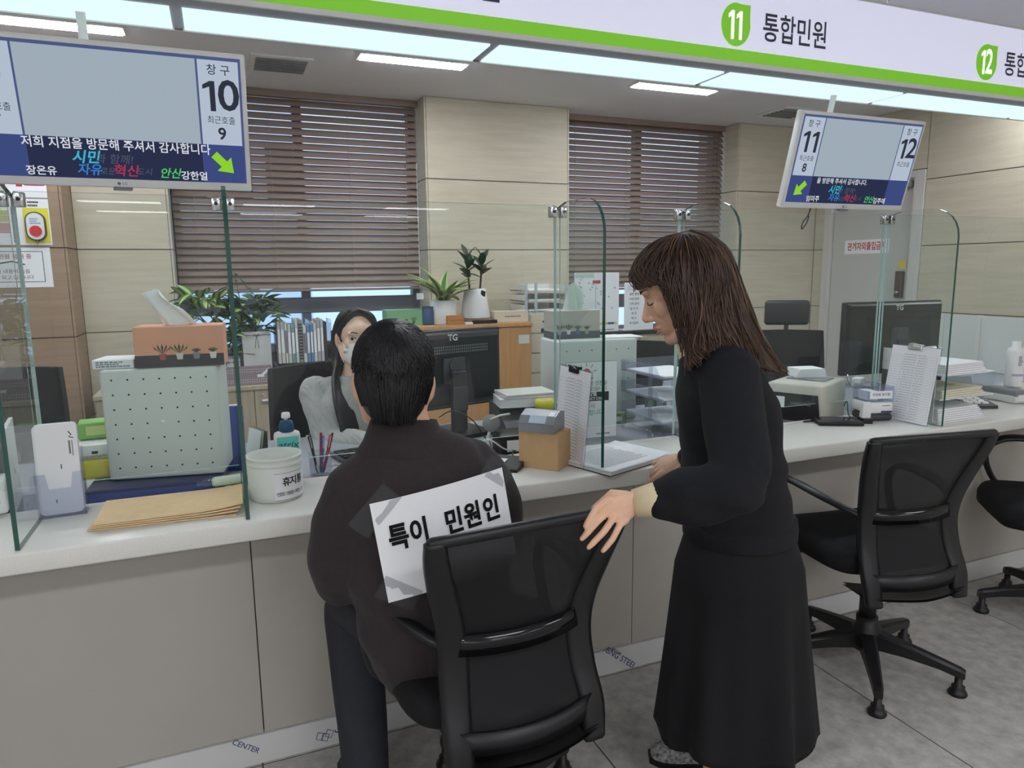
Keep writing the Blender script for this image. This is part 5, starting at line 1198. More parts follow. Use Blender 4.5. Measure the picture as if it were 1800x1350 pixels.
# paper pile at the counter edge
t = thing('paper_pile', 'pile of printed sheets at the counter edge before the standing woman', 'paper', (1.14, 1.925, .7505), rad(19))
for k in range(5): G().box(-.1485+.002*k, .1485-.0015*k, -.118, .118-.001*k, .0028*k, .0028*k+.0022).obj('sheet_bundle', M_PAPER if k else M_DGREY, t)
s_ = G().sheet([[(x, y, .0146+.006*max(0, (x-.06)/.09)**2) for y in np.linspace(-.116, .116, 3)] for x in np.linspace(-.147, .15, 9)]).obj('top_sheet', M_PAPER, t)
g = G(); r = random.Random(2)
for i in range(16):
    y = .09-i*.011; x = -.12
    while x < .05+.05*r.random(): w_ = r.uniform(.006, .02); g.box(x, x+w_, y, y+.0032, .0150, .0153); x += w_+.003
g.obj('printed_lines', mat('pale_form_ink', (176, 180, 190), .8), t)
# acrylic stand with the emergency call poster
t = thing('poster_stand', 'acrylic stand with a red siren emergency call poster behind the clipboard', 'poster', (1.287, 2.335, .7205), rad(-6))
G().box(-.105, .105, -.003, .003, 0, .297).box(-.105, .105, .003, .07, 0, .003).obj('acrylic_body', M_CLEAR, t)
G().box(-.103, .103, -.0042, -.0032, .002, .295).obj('poster', M_PAPER, t)
yy = -.0046
G().prism([(-.022+.018*math.cos(a)+.0, .250+.022*math.sin(a)) for a in np.linspace(0, PI, 12)]+[(-.042, .238), (-.002, .238)], yy, yy+.0004, 'y').obj('siren_print', mat('siren_red', (206, 78, 84), .6), t)
g = G()
for a in (20, 55, 90, 125, 160): g.prism([(-.022+q*math.cos(rad(a))+w_*math.sin(rad(a)), .250+q*math.sin(rad(a))-w_*math.cos(rad(a))) for q, w_ in ((.030, -.001), (.044, -.001), (.044, .001), (.030, .001))], yy, yy+.0004, 'y')
g.box(-.048, .004, yy, yy+.0004, .232, .236); g.obj('siren_rays', M_INK, t)
text('여러분의 안전을', .019, M_INK, t, (-.0, yy, .213)); text('지키고 있습니다.', .019, M_INK, t, (-.0, yy, .192))
patch(-.092, .07, .145, .180, yy+.0004, M_INK, t, 'black_band'); text('비상벨', .018, M_PAPER, t, (-.005, yy-.0004, .171), bold=.02); text('EMERGENCY CALL', .0145, M_PAPER, t, (-.009, yy-.0004, .154), bold=.02)
text('폭행 시', .022, mat('dull_red_ink', (176, 84, 84), .7), t, (-.02, yy, .125), bold=.01); text('출동합니다.', .022, mat('teal_ink', (70, 150, 140), .7), t, (0, yy, .099), bold=.01)
scribble(1, .02, .08, .012, .02, yy+.0004, M_GINK, t, seed=3)
# clear four level tray tower
t = thing('tray_tower', 'clear plastic tray tower with papers beside the standing woman', 'tray', (1.615, 2.312, .7205), rad(0))
for i, z in enumerate((.066, .150, .236)):
    q = G().box(-.125, .125, -.145, .145, z, z+.003).box(-.125, -.122, -.08, .145, z, z+.045).box(.122, .125, -.08, .145, z, z+.045).box(-.125, .125, .142, .145, z, z+.045)
    for s in (-1, 1): q.prism([(-.145, z), (-.08, z), (-.08, z+.045), (-.105, z+.040), (-.125, z+.012), (-.145, z+.008)], s*.1235-.0015, s*.1235+.0015, 'x')
    q.obj('tray', M_CLEARB, t)
    if i == 0: continue
for i, z in enumerate((.0695, .1535, .2395)):
    p = thing('paper_sheets', ['thin paper sheets in the lowest clear tray', 'paper sheets in the middle clear tray', 'bright paper sheets in the top clear tray'][i], 'paper', (1.615, 2.312, .7205+z), rad(i-1))
    for k in range(3): G().box(-.105, .107-.002*k, -.135+.003*k, .13, .0018*k, .0018*k+.0014).obj('sheet', M_PAPER, p)
for sx in (-1, 1):
    for y in (-.075, .12): G().box(sx*.129-.005, sx*.129+.005, y-.008, y+.008, 0, .275, b=.002, seg=1).obj('post', M_CLEARB, t)
for s in (-1, 1): G().tube([(s*.127, -.145, .004), (s*.127, -.10, .012), (s*.127, -.075, .03), (s*.127, .13, .03)], .0025, 6).obj('base_rail', M_CLEARB, t)
for k, (x, y, w_, h, lb) in enumerate(((1.50, 2.525, .09, .05, 'green box lying behind the clear tray tower'), (1.70, 2.52, .07, .14, 'green packet upright behind the clear tray tower'))):
    q = thing('green_packet', lb, 'box', (x, y, .7205), rad(6*k)); G().box(-w_/2, w_/2, -.03, .03, 0, h, b=.003, seg=1).obj('box_body', mat('leaf_green_card', (104, 136, 70), .6), q); G().box(-w_/4, w_/4, -.0306, -.03, h*.3, h*.7).obj('label', M_OFFW, q)
t = thing('desk_calendar', 'white spiral desk calendar seen through the clear tray tower', 'calendar', (1.86, 2.56, .7205), rad(6)); G().prism([(-.04, 0), (.04, 0), (.002, .16), (-.002, .16)], -.1, .1, 'x').obj('card', M_PAPER, t)
g = G()
for i in range(20): g.tube([(-.094+i*.0099, .006*math.cos(a), .16+.006*math.sin(a)) for a in np.linspace(0, 2*PI, 9)], .0008, 4)
g.obj('spiral_wire', M_CHROME, t); G().prism([(-.0365, .02), (-.0125, .12), (-.0130, .12), (-.0371, .02)], .02, .085, 'x').obj('green_picture', M_GRN, t)

# second perforated case with tissue box, papers and shelf behind
pc2 = perforated_case('white perforated case behind the emergency call poster', (1.455, 2.585, .7205), rad(-4), .37, .2, .352, 6, 5)
t = thing('tissue_box', 'grey tissue box with drawn flower pots on the right perforated case', 'tissue box', (1.40, 2.715, 1.0735), rad(-4))
G().box(-.108, .108, -.05, .06, 0, .118, b=.002, seg=1).obj('carton', mat('warm_grey_card', (186, 184, 172), .6), t); G().box(-.1085, .1085, -.0507, -.0495, .001, .03).box(-.1087, -.1075, -.0507, .0605, .001, .03).obj('dark_band', mat('slate_band_card', (84, 90, 98), .6), t)
print_plants(t, -.08, .042, .018, -.0512, [(170, 172, 170), (222, 196, 80), (92, 112, 150), (160, 160, 150)], 6)
tissue(t, .119, .048, .115, .02, mat('pale_green_tissue', (214, 230, 222), .9))
t = thing('loose_papers', 'loose white papers hanging over the right perforated case', 'paper', (1.565, 2.66, 1.0735), rad(-8))
for k in range(3): G().box(-.06+.01*k, .10+.008*k, -.07, .06, .001*k, .001*k+.0008).obj('sheet', M_PAPER, t)
# low cabinet with black top and the boards that stand on it
t = thing('low_cabinet', 'grey low cabinet with a black top behind the right perforated case', 'cabinet', (2.25, 3.72, 0)); G().box(-.42, .42, -.2, .2, 0, .985).obj('body', M_OAK, t); G().box(-.44, .44, -.21, .21, .985, 1.01, b=.003, seg=1).obj('top', M_BLACK, t)
for x in (-.21, .21): d_ = G().box(x-.205, x+.205, -.212, -.2, .02, .97).obj('door', M_OAK, t); G().box(x*.1-.04+x*.2, x*.1+.04+x*.2, -.225, -.212, .88, .895).obj('handle', M_OFFW, d_)
def board(label, loc, rz, w_, h, cat): 
    t = thing('standing_board', label, cat, loc, rz); G().box(-w_/2, w_/2, -.003, .003, 0, h).box(-w_/2, w_/2, .003, .08, 0, .003).obj('board', M_PAPER, t); return t
bd = board('white map board standing on the black cabinet top', (1.985, 3.545, 1.0105), rad(0), .285, .335, 'map board')
r = random.Random(12); g1, g2 = G(), G()
for i in range(26):
    x, z = r.uniform(-.12, .12), r.uniform(.12, .31); (g1 if r.random() < .6 else g2).prism([(x-.008, z), (x, z+.009), (x+.008, z), (x+.006, z-.003)], -.0036, -.003, 'y')
g1.obj('map_marks', mat('pale_blue_ink', (150, 176, 206), .7), bd); g2.obj('map_marks', mat('pale_grey_ink', (170, 172, 178), .7), bd)
G().box(-.012, -.009, -.0036, -.003, .09, .28).obj('green_route', mat('pale_green_ink', (150, 196, 150), .7), bd); patch(-.14, -.02, .305, .332, -.003, mat('mint_print', (190, 214, 198), .7), bd, 'mint_field'); patch(-.03, .02, .275, .292, -.0036, M_RED, bd, 'red_tag')
patch(-.118, -.055, .065, .10, -.0034, M_BLUE, bd, 'blue_tag'); text('관공서 안내', .011, M_PAPER, bd, (-.0865, -.0042, .083)); patch(-.13, .13, .040, .052, -.003, M_YEL, bd, 'yellow_line'); patch(-.12, -.08, .022, .034, -.003, M_BLUE, bd, 'blue_tag'); patch(.07, .11, .040, .052, -.0036, M_BLUE, bd, 'blue_tag'); scribble(1, -.13, .14, .006, .014, -.003, M_INK, bd, seed=7)
bd = board('white lettered list board beside the map board', (2.265, 3.545, 1.0105), rad(2), .20, .275, 'list board')
patch(-.085, .085, .232, .262, -.003, mat('pale_title', (220, 222, 226), .7), bd, 'title_field'); text('대응 체계', .020, M_INK, bd, (-.01, -.0038, .247), bold=.01)
for i, s_ in enumerate(('일반 행정', '여권·민원', '가족 관계', '팀 리 더', '복 지', '택 시', '주거급여')): text(s_, .017, M_INK, bd, (-.035, -.0034, .208-i*.028), bold=.01)
scribble(7, .04, .09, .03, .22, -.003, M_GINK, bd, seed=4, fill=.35)
# office chairs behind the counter
def office_chair(label, loc, rz, headrest, ztop=.98, col=M_BLACK):
    t = thing('office_chair', label, 'chair', loc, rz)
    G().lathe([(0, .07), (.035, .07), (.035, .12), (.026, .13), (.026, .4), (0, .4)], n=16).obj('gas_column', M_BLACK, t)
    for k in range(5):
        a = rad(72*k+18); ca, sa = math.cos(a), math.sin(a)
        l = G().tube([(.03*ca, .03*sa, .1), (.3*ca, .3*sa, .075)], [(.022, .018), (.014, .012)], 8).obj('base_leg', M_BLACK, t)
        G().lathe([(0, -.012), (.024, -.012), (.027, 0), (.024, .012), (0, .012)], n=14).xf(Matrix.Translation((.29*ca, .29*sa, .028)) @ Matrix.Rotation(a, 4, 'Z') @ Matrix.Rotation(PI/2, 4, 'X')).obj('caster', M_BLACK, l)
    G().box(-.24, .24, -.22, .24, .41, .485, b=.03, seg=3).obj('seat', M_CHS, t)
    rows = lambda off: [[(x*(1-.12*((z-.55)/.5)**2), -.24-.05*(z-.55)+.05*(x/.22)**2*1+off, z) for x in np.linspace(-.225, .225, 9)] for z in np.linspace(.52, ztop, 7)]
    A, Bq = rows(.018), rows(-.022); g = G().sheet(A); g.sheet([r_[::-1] for r_ in Bq])
    ring = lambda S: [S[0][j] for j in range(9)]+[S[i][-1] for i in range(1, 7)]+[S[-1][j] for j in range(7, -1, -1)]+[S[i][0] for i in range(5, 0, -1)]
    a_, b_ = ring(A), ring(Bq); n = len(a_); g.add(a_+b_, [(i, (i+1) % n, n+(i+1) % n, n+i) for i in range(n)][::1], 0, True); g.obj('backrest', M_CHS, t)
    G().box(-.03, .03, -.30, -.23, .38, .75, b=.01).obj('back_post', M_BLACK, t)
    if headrest:
        G().box(-.012, .012, -.29, -.27, ztop-.06, ztop+.06).obj('headrest_post', M_BLACK, t); G().box(-.14, .14, -.30, -.25, ztop+.03, ztop+.19, b=.024, seg=3).obj('headrest', mat('black_leatherette', (30, 31, 34), .4), t)
    for s in (-1, 1):
        G().box(s*.27-.03, s*.27+.03, -.14, .14, .64, .668, b=.01).obj('arm_pad', M_BLACK, t); G().box(s*.27-.014, s*.27+.014, -.04, .02, .43, .64).obj('arm_post', M_BLACK, t)
    return t
office_chair('dark chair the clerk sits on', (.455, 3.03, 0), math.atan2(-.44, -.90), False, .96)
office_chair('black high chair with a headrest behind the standing woman', (3.24, 3.30, 0), rad(150), True, .965)
office_chair('dark low backed chair partly hidden behind the right perforated case', (2.0, 3.12, 0), rad(120), False, .97)
office_chair('dark chair by the brown wall panel at the far left', (-.98, 3.75, 0), rad(165), False, .93)

# oak cabinets along the window wall
def cabinet(label, x0, x1, y0, z1, m, doors, d=.42, hz=None):
    t = thing('storage_cabinet', label, 'cabinet', (x0, y0, 0))
    L = x1-x0; G().box(0, L, .016, d, 0, z1-.026).obj('body', m, t); G().box(-.008, L+.008, -.012, d, z1-.026, z1, b=.002, seg=1).obj('top', m, t)
    for i in range(doors):
        a, b = L*i/doors, L*(i+1)/doors
        q = G().box(a+.002, b-.002, 0, .0155, .03, z1-.03).obj('door', m, t)
        G().box(a+.04, a+.17, -.022, -.0005, z1-.10, z1-.088, b=.003, seg=1).obj('handle', M_OFFW, q); G().lathe([(.012, 0), (.012, .002), (0, .002)], n=14).xf(Matrix.Translation((a+.05, -.0002, z1-.062)) @ Matrix.Rotation(PI/2, 4, 'X')).obj('lock', M_CHROME, q)
    return t
cabinet('low pale oak cabinet under the left window', -.68, .985, 4.44, .70, M_OAK, 4)
cabinet('taller warm oak cabinet under the stone column carrying plants', 1.0, 1.955, 4.40, 1.015, M_OAKW, 2, .46)
t = thing('wall_tag', 'small pale tag on the side of the warm oak cabinet', 'tag', (1.90, 4.3985, .90)); G().box(-.04, .04, -.0008, 0, -.03, .03).obj('card', M_OFFW, t)
t = thing('drawer_unit', 'cream drawer unit under the grey letter trays', 'cabinet', (2.14, 4.66, 0)); G().box(-.15, .15, -.14, .2, 0, 1.075).obj('body', M_OFFW, t)
for k in range(7): q = G().box(-.14, .14, -.152, -.14, .09+.14*k, .215+.14*k).obj('drawer', mat('cream_drawer', (206, 200, 180), .5), t); G().box(-.05, .05, -.16, -.152, .16+.14*k, .172+.14*k).obj('handle', M_DGREY, q)
t = thing('letter_trays', 'stack of grey white letter trays on the cream drawer unit', 'tray', (2.12, 4.66, 1.0755))
for k in range(3):
    z = .004+.07*k; G().box(-.16, .16, -.15, .13, z, z+.004).box(-.16, -.156, -.15, .13, z, z+.045).box(.156, .16, -.15, .13, z, z+.045).box(-.16, .16, .126, .13, z, z+.045).obj('tray', M_OFFW, t); G().box(-.12, .12, -.13, .1, z+.0045, z+.012).obj('paper', M_PAPER, t)
for x in (-.155, -.08, .155): G().box(x-.01, x+.01, -.156, -.15, 0, .20).obj('post', mat('grey_blue_plastic', (170, 182, 186), .4), t)

# plants
def leaf_mesh(name, L, W, droop, mats, pale=0., fold=.25, seg=7):
    g = G(); rows = []
    for i in range(seg+1):
        u = i/seg; wd = W*math.sin(PI*min(1, u*.96+.04))**.8*(1-.25*u); y = L*u; z = -droop*L*u*u
        rows.append([(-wd, y, z+fold*wd), (-wd*.45, y, z+fold*wd*.4), (0, y, z), (wd*.45, y, z+fold*wd*.4), (wd, y, z+fold*wd)])
    v = [p for r_ in rows for p in r_]
    for i in range(seg):
        for j in range(4): g.f.append((i*5+j, i*5+j+1, i*5+6+j, i*5+5+j)); g.m.append(1 if (pale and j in (1, 2)) else 0); g.s.append(True)
    g.v = v; return g.mesh(name, mats)
def plant(label, loc, leaves, stems, seed, cat='plant', group=None):
    t = thing('potted_plant', label, cat, loc, group=group); return t
def put_leaf(me, par, p, az, el, k, roll=0.):
    M = Matrix.Translation(p) @ Matrix.Rotation(az, 4, 'Z') @ Matrix.Rotation(el, 4, 'X') @ Matrix.Rotation(roll, 4, 'Y') @ Matrix.Scale(k, 4)
    o = link('leaf', me, par); o.matrix_local = M; return o
L_VAR = leaf_mesh('leaf', .085, .021, .35, [M_LEAF2, M_LEAFP], 1); L_DRK = leaf_mesh('leaf', .085, .022, .3, [M_LEAF, M_LEAF2], 1)
L_RUB = leaf_mesh('leaf', .145, .038, .2, [M_LEAF]); L_LONG = leaf_mesh('leaf', .20, .032, .6, [M_LEAFP, M_LEAF2], 1, .3); L_ZZ = leaf_mesh('leaf', .06, .013, .1, [M_LEAF])
def square_pot(t, w_, h, bow=True):
    G().rings([[(sx*w_/2*k, sy*w_/2*k, z) for sx, sy in ((-1, -1), (1, -1), (1, 1), (-1, 1))] for z, k in ((0, .95), (h, 1.0), (h, .90), (h-.02, .88))], smooth=False).obj('pot', M_POT, t); G().box(-w_*.43, w_*.43, -w_*.43, w_*.43, h-.03, h-.018).obj('soil', M_SOIL, t)
    if bow:
        y = -w_/2-.003; g = G()
        for s in (-1, 1): g.tube([(0, y, h-.022), (s*.014, y-.002, h-.012), (s*.02, y, h-.024), (0, y, h-.026)], .0014, 5); g.tube([(0, y, h-.025), (s*.006, y-.001, h-.06), (s*.010, y, h-.10)], .0013, 5)
        g.tube([(-w_/2, y, h-.02), (w_/2, y, h-.02)], .001, 4); g.obj('cord_bow', mat('dark_cord', (52, 48, 48), .8), t)
def bush(label, loc, w_, h, me_list, n, R, H, seed, bias=(0, 0), vine=False):
    t = plant(label, loc, 0, 0, seed); square_pot(t, w_, h); r = random.Random(seed)
    for k in range(n):
        a = r.uniform(0, 2*PI); q = r.random()**.5; z = h+H*r.random(); rr = R*q*(.5+.5*math.sin(PI*min(1, (z-h)/H*.9+.1)))
        p = (rr*math.cos(a)+bias[0]*(z-h)/H, rr*math.sin(a)*.8+bias[1], z)
        put_leaf(r.choice(me_list), t, p, a-PI/2+r.uniform(-.6, .6), rad(r.uniform(-10, 55)), r.uniform(1.0, 1.6), r.uniform(-.5, .5))
    for k in range(10):
        a = r.uniform(0, 2*PI); G().tube([(0, 0, h-.02), (.3*R*math.cos(a), .3*R*math.sin(a), h+.4*H), (.7*R*math.cos(a)+bias[0]*.8, .6*R*math.sin(a), h+.85*H)], .0025, 5).obj('stem', M_LEAF2, t)
    if vine:
        P = spline([(-.02, 0, h), (-.07, -.02, h+.16), (-.09, -.03, h+.34), (-.02, -.02, h+.25), (.06, 0, h+.16)], 6); G().tube([tuple(p) for p in P], .003, 5).obj('vine', M_LEAF2, t)
        for k in range(4, len(P), 2): put_leaf(L_DRK, t, tuple(P[k]), r.uniform(0, 6), rad(20), .8)
    return t
bush('bushy variegated plant in a white square pot left of the glass edge', (.01, 4.62, .7005), .16, .155, [L_DRK, L_VAR, L_VAR], 150, .19, .40, 21, (-.10, 0))
bush('bushy plant with a climbing vine in the white square pot with a bow', (.19, 4.60, .7005), .165, .315, [L_DRK, L_DRK, L_VAR], 80, .14, .20, 22, (.0, 0), True)
G().box(-.09, .09, -.09, .09, 0, .14, b=.004).obj('pot_stand', M_OAK, None, (.19, 4.60, .7005)) if False else None
t = plant('dark glossy plant at the left of the pink tissue box', (-.235, 4.64, .7005), 0, 0, 5); square_pot(t, .12, .11, False)
for s in range(4):
    bx = -.03+.02*s; P = spline([(bx, 0, .09), (bx*1.6-.01, -.01, .2), (bx*2.6-.0, -.02, .33+.02*s)], 8); G().tube([tuple(p) for p in P], .005, 6).obj('stem', M_LEAF2, t)
    for k in range(3, len(P)):
        for sg_ in (-1, 1): put_leaf(L_ZZ, t, tuple(P[k]), sg_*rad(-70), rad(35), 1.1, 0)
# storage boxes in front of the pots
M_PERF = mat('mauve_grey_box', (142, 126, 130), .6); M_DOT = mat('pale_dot', (206, 196, 198), .7)
for x, lb in ((-.03, 'mauve perforated storage box behind the left glass edge'), (.168, 'mauve perforated storage box with a white tag below the bow pot')):
    t = thing('storage_box', lb, 'box', (x, 4.465, .7005)); G().box(-.095, .095, 0, .035, 0, .112, b=.002, seg=1).obj('box_body', M_PERF, t); g = G()
    for j, z in enumerate((.018, .032, .080, .094)):
        for i in range(14): g.prism([(-.085+i*.013+.0035*math.cos(q), z+.0035*math.sin(q)) for q in [PI*k/3 for k in range(6)]], -.0006, 0, 'y')
    g.obj('dots', M_DOT, t)
    if x > 0: G().prism([(.03, .06), (.075, .1), (.087, .09), (.042, .05)], -.003, -.001, 'y').obj('white_tag', M_PAPER, t); G().box(.01, .05, -.001, 0, .045, .062).obj('name_label', M_PAPER, t)
# rack of files on a black storage drawer
t = thing('drawer_box', 'black desktop drawer unit under the file rack', 'box', (.455, 4.55, .7005)); G().box(-.17, .2, -.09, .15, 0, .105, b=.004, seg=1).obj('housing', M_BLACK, t); G().box(-.15, .18, -.093, -.09, .012, .075).obj('drawer_front', M_DGREY, t); text('동행복지', .022, M_OFFW, t, (-.07, -.0936, .05)); G().tube([(.045+.012*math.cos(a), -.0936, .05+.012*math.sin(a)) for a in np.linspace(0, 2*PI, 17)], .0012, 4).obj('ring_mark', M_OFFW, t); scribble(1, .07, .14, .045, .055, -.093, M_OFFW, t, seed=2)
t = thing('file_rack', 'black file rack with clear ends on the black drawer unit', 'rack', (.455, 4.56, .806)); G().box(-.155, .175, -.1, .12, 0, .012).box(-.155, .175, .112, .12, 0, .1).obj('rack_base', M_BLACK, t)
for x in (-.155, .04, .172): G().box(x, x+.003, -.1, .12, .012, .27).obj('divider', M_CLEAR, t)
fc = [(206, 200, 190), (196, 194, 184), (210, 208, 204), (186, 196, 190), (120, 150, 150), (196, 200, 202), (150, 146, 136), (214, 214, 210), (110, 140, 170), (90, 140, 186), (208, 206, 198), (170, 168, 164), (190, 190, 196), (60, 64, 72)]
x = -.148
for i, c_ in enumerate(fc):
    wd = (.018, .022, .016, .02, .022, .018, .026, .02, .021, .018, .019, .022, .018, .02)[i]; h = (.262, .258, .25, .235, .232, .265, .262, .225, .228, .232, .240, .258, .262, .245)[i]
    if x+wd > .168: break
    q = thing('file_binder', ['cream file at the left end of the rack', 'pale cream file second in the rack', 'thin white file third in the rack', 'sage file fourth in the rack', 'teal spined file in the rack', 'tall white file right of the teal spined file', 'spiral bound brown grey file in the rack', 'short white file after the spiral bound file', 'slate blue file in the rack', 'bright blue file in the rack', 'ivory file right of the bright blue file', 'grey file near the right end of the rack', 'pale lilac file near the right end of the rack', 'dark spiral file at the right end of the rack'][i], 'file', (.455+x+wd/2, 4.56, .8185), group='files in the rack')
    G().box(-wd/2+.001, wd/2-.001, -.095, .1, .0, h, b=.001, seg=1).obj('cover', mat('file_cover_%d' % i, c_, .6), q)
    if i in (6, 13):
        g = G()
        for k in range(12): g.box(-wd/2+.002, wd/2-.002, -.0975, -.0952, .02+k*.019, .029+k*.019)
        g.obj('spiral', M_DGREY, q)
    else: G().box(-wd/3, wd/3, -.0958, -.095, h*.25, h*.8).obj('spine_label', M_PAPER if i not in (7, 2) else M_GINK, q)
    x += wd+.001
t = thing('red_folder', 'dark red folder standing right of the file rack', 'folder', (.70, 4.60, .7005)); G().box(-.045, .045, -.1, .1, 0, .29, b=.002, seg=1).obj('cover', mat('dark_red_cover', (118, 30, 44), .5), t)
# plants and boxes on the taller cabinet (top at 1.015)
ZT2 = 1.0155
t = thing('tissue_box', 'green tissue box with drawn plants behind the seated man head', 'tissue box', (1.10, 4.55, ZT2), rad(2)); G().box(-.12, .12, -.05, .06, 0, .105, b=.002, seg=1).obj('carton', mat('mint_card', (118, 170, 130), .6), t); print_plants(t, -.09, .05, .012, -.0504, [(70, 90, 70), (60, 60, 60), (110, 100, 80), (66, 90, 70)], 9)
t = thing('blue_jar', 'blue glass jar beside the pale leafed plant', 'jar', (1.262, 4.52, ZT2)); G().lathe([(0, 0), (.040, 0), (.042, .01), (.042, .085), (.036, .10), (.036, .118), (.038, .12), (.032, .12), (.032, .01), (0, .008)], n=24).obj('jar_body', mat('blue_glass', (50, 84, 116), .15), t); G().tube([(.036, 0, .104), (.055, 0, .10), (.058, 0, .07), (.043, 0, .05)], .004, 6).obj('handle', mat('blue_glass', (50, 84, 116), .15), t)
t = plant('pale striped leafy plant in a white cylinder pot', (1.375, 4.53, ZT2), 0, 0, 3); G().lathe([(0, 0), (.082, 0), (.085, .006), (.085, .158), (.079, .158), (.079, .13), (0, .13)], n=32).obj('pot', M_POT, t); G().lathe([(0, .128), (.078, .128), (.078, .134), (0, .136)], n=20).obj('soil', M_SOIL, t)
r = random.Random(31)
for k in range(26):
    a = 2*PI*k/26+r.uniform(-.2, .2); put_leaf(L_LONG, t, (.02*math.cos(a), .02*math.sin(a), .135+.04*r.random()), a-PI/2, rad(r.uniform(30, 85)), r.uniform(.75, 1.25), r.uniform(-.4, .4))
t = thing('wood_block', 'small orange wooden block in front of the cylinder pot', 'block', (1.42, 4.42, ZT2)); G().box(-.056, .056, -.015, .02, 0, .062, b=.002, seg=1).obj('block', mat('orange_wood', (190, 124, 62), .55, var=(6, .15), stretch=(1, 1, 8)), t); G().box(-.05, .05, -.0154, -.015, .028, .031).obj('groove', mat('dark_groove', (120, 74, 36), .7), t)
t = plant('two stemmed rubber plant in a large tapered white pot', (1.605, 4.55, ZT2), 0, 0, 4); G().lathe([(0, .03), (.088, .03), (.101, .034), (.101, .038), (.072, .228), (.070, .23), (.066, .228), (.068, .2), (0, .2)], n=36).obj('pot', M_POT, t); G().lathe([(0, 0), (.075, 0), (.088, .03), (0, .03)], n=32).obj('pot_foot', mat('blush_wood', (196, 176, 160), .6), t); G().lathe([(0, .2), (.067, .2), (.0, .206)], n=20).obj('soil', M_SOIL, t)
for bx, tx, h in ((-.035, -.055, .44), (.035, .06, .42)):
    P = spline([(bx, 0, .2), ((bx+tx)/2, 0, .32), (tx, 0, h)], 6); G().tube([tuple(p) for p in P], .007, 8).obj('stem', M_STEM, t)
    for k in range(9):
        u = .45+.55*k/8; p = P[int(u*(len(P)-1))]; a = 2.4*k+(1 if tx > 0 else 0); put_leaf(L_RUB, t, tuple(p), a, rad(25+45*(k/8)), .95-.03*k+.05*(k % 2))
G().prism([(.0, .185), (.034, .175), (.04, .21), (.006, .22)], -.0775, -.0755, 'y').xf(Matrix.Rotation(rad(10), 4, 'Z')).obj('black_tag', M_BLACK, t)
t = thing('white_carton', 'small cream carton right of the tapered pot', 'box', (1.84, 4.50, ZT2)); G().box(-.125, .125, -.03, .05, 0, .075, b=.002, seg=1).obj('carton', mat('cream_carton', (208, 198, 178), .6), t); scribble(1, -.05, .09, .03, .045, -.0302, M_GINK, t, seed=9)
t = thing('phone_tray', 'black tray lying in front of the tapered pot', 'tray', (1.625, 4.415, ZT2)); G().box(-.085, .085, -.012, .02, 0, .024, b=.003, seg=1).obj('tray', M_BLACK, t)
t = thing('paper_slip', 'white paper slip lying in front of the rubber plant pot', 'paper', (1.515, 4.42, ZT2)); G().box(-.03, .02, -.02, .04, 0, .012).obj('slips', M_PAPER, t)

# posters and the alarm button on the brown wall part
def poster(label, x0, x1, z0, z1):
    t = thing('wall_poster', label, 'poster', ((x0+x1)/2, 4.6595, (z0+z1)/2)); w_, h = x1-x0, z1-z0; G().box(-w_/2, w_/2, -.0015, 0, -h/2, h/2).obj('sheet', M_PAPER, t); return t, w_, h
t, w_, h = poster('white poster with large red numerals under the left call screen', -1.19, -.835, 1.785, 2.02); numeral('112', .145, M_RED, t, (.045, -.002, .012), .02, .95, .2)
t, w_, h = poster('white notice with coloured charts beside the red alarm button', -1.25, -.835, 1.53, 1.778)
patch(-.2, .02, .0, .07, -.0015, mat('olive_print', (190, 192, 130), .7), t, 'olive_field'); patch(-.2, .02, -.06, -.005, -.0015, mat('dull_pink_print', (190, 150, 150), .7), t, 'pink_field'); scribble(4, -.2, .02, -.12, -.065, -.0015, M_GINK, t, seed=6); patch(.03, .05, -.11, .08, -.0015, M_GINK, t, 'grey_rule')
patch(.083, .202, -.115, .075, -.0015, mat('bright_yellow_card', (226, 214, 60), .6), t, 'yellow_card'); scribble(2, .11, .165, .08, .115, -.0015, M_INK, t, seed=3)
t = thing('alarm_button', 'white wall alarm with a red round button on a yellow card', 'alarm', (-.902, 4.657, 1.63))
G().prism(rrect(-.048, .048, -.078, .078, .047, 8), -.022, -.0005, 'y').obj('brown_rim', mat('dark_brown_rim', (84, 66, 58), .5), t); G().prism(rrect(-.041, .041, -.071, .071, .040, 8), -.027, -.022, 'y').obj('face', M_WHITE, t)
G().prism([(.031*(1 if k % 2 else .9)*math.cos(2*PI*k/32), -.026+.031*(1 if k % 2 else .9)*math.sin(2*PI*k/32)) for k in range(32)], -.031, -.027, 'y').obj('red_button', mat('alarm_red', (206, 48, 52), .4), t); scribble(3, -.025, .025, .01, .045, -.027, mat('blue_grey_ink', (120, 140, 190), .7), t, seed=5)
G().tube([(-.012, -.01, -.078), (-.002, -.012, -.10), (.008, -.01, -.078)], .0015, 5).obj('hanging_loop', M_BLACK, t)
t, w_, h = poster('white notice with a thin black frame and red heading at the left', -1.30, -.852, 1.30, 1.517)
g = G(); F_ = .003
for a in ((-.19, .185, .085, .085+F_), (-.19, .185, -.08, -.08+F_), (.185, .185+F_, -.08, .085+F_)): g.box(a[0], a[1], -.002, -.0015, a[2], a[3])
g.obj('black_frame', M_INK, t); text('악성민원 응대 중', .030, mat('dull_dark_red', (140, 60, 60), .7), t, (.03, -.002, .058), bold=.01); G().tube([(-.02, -.002, .022), (.04, -.002, .034), (.10, -.002, .016)], .003, 5).obj('arc_print', M_INK, t); text('통화 내용이 녹음', .026, M_INK, t, (.03, -.002, -.022)); text('되고 있습니다', .026, M_INK, t, (.06, -.002, -.055))

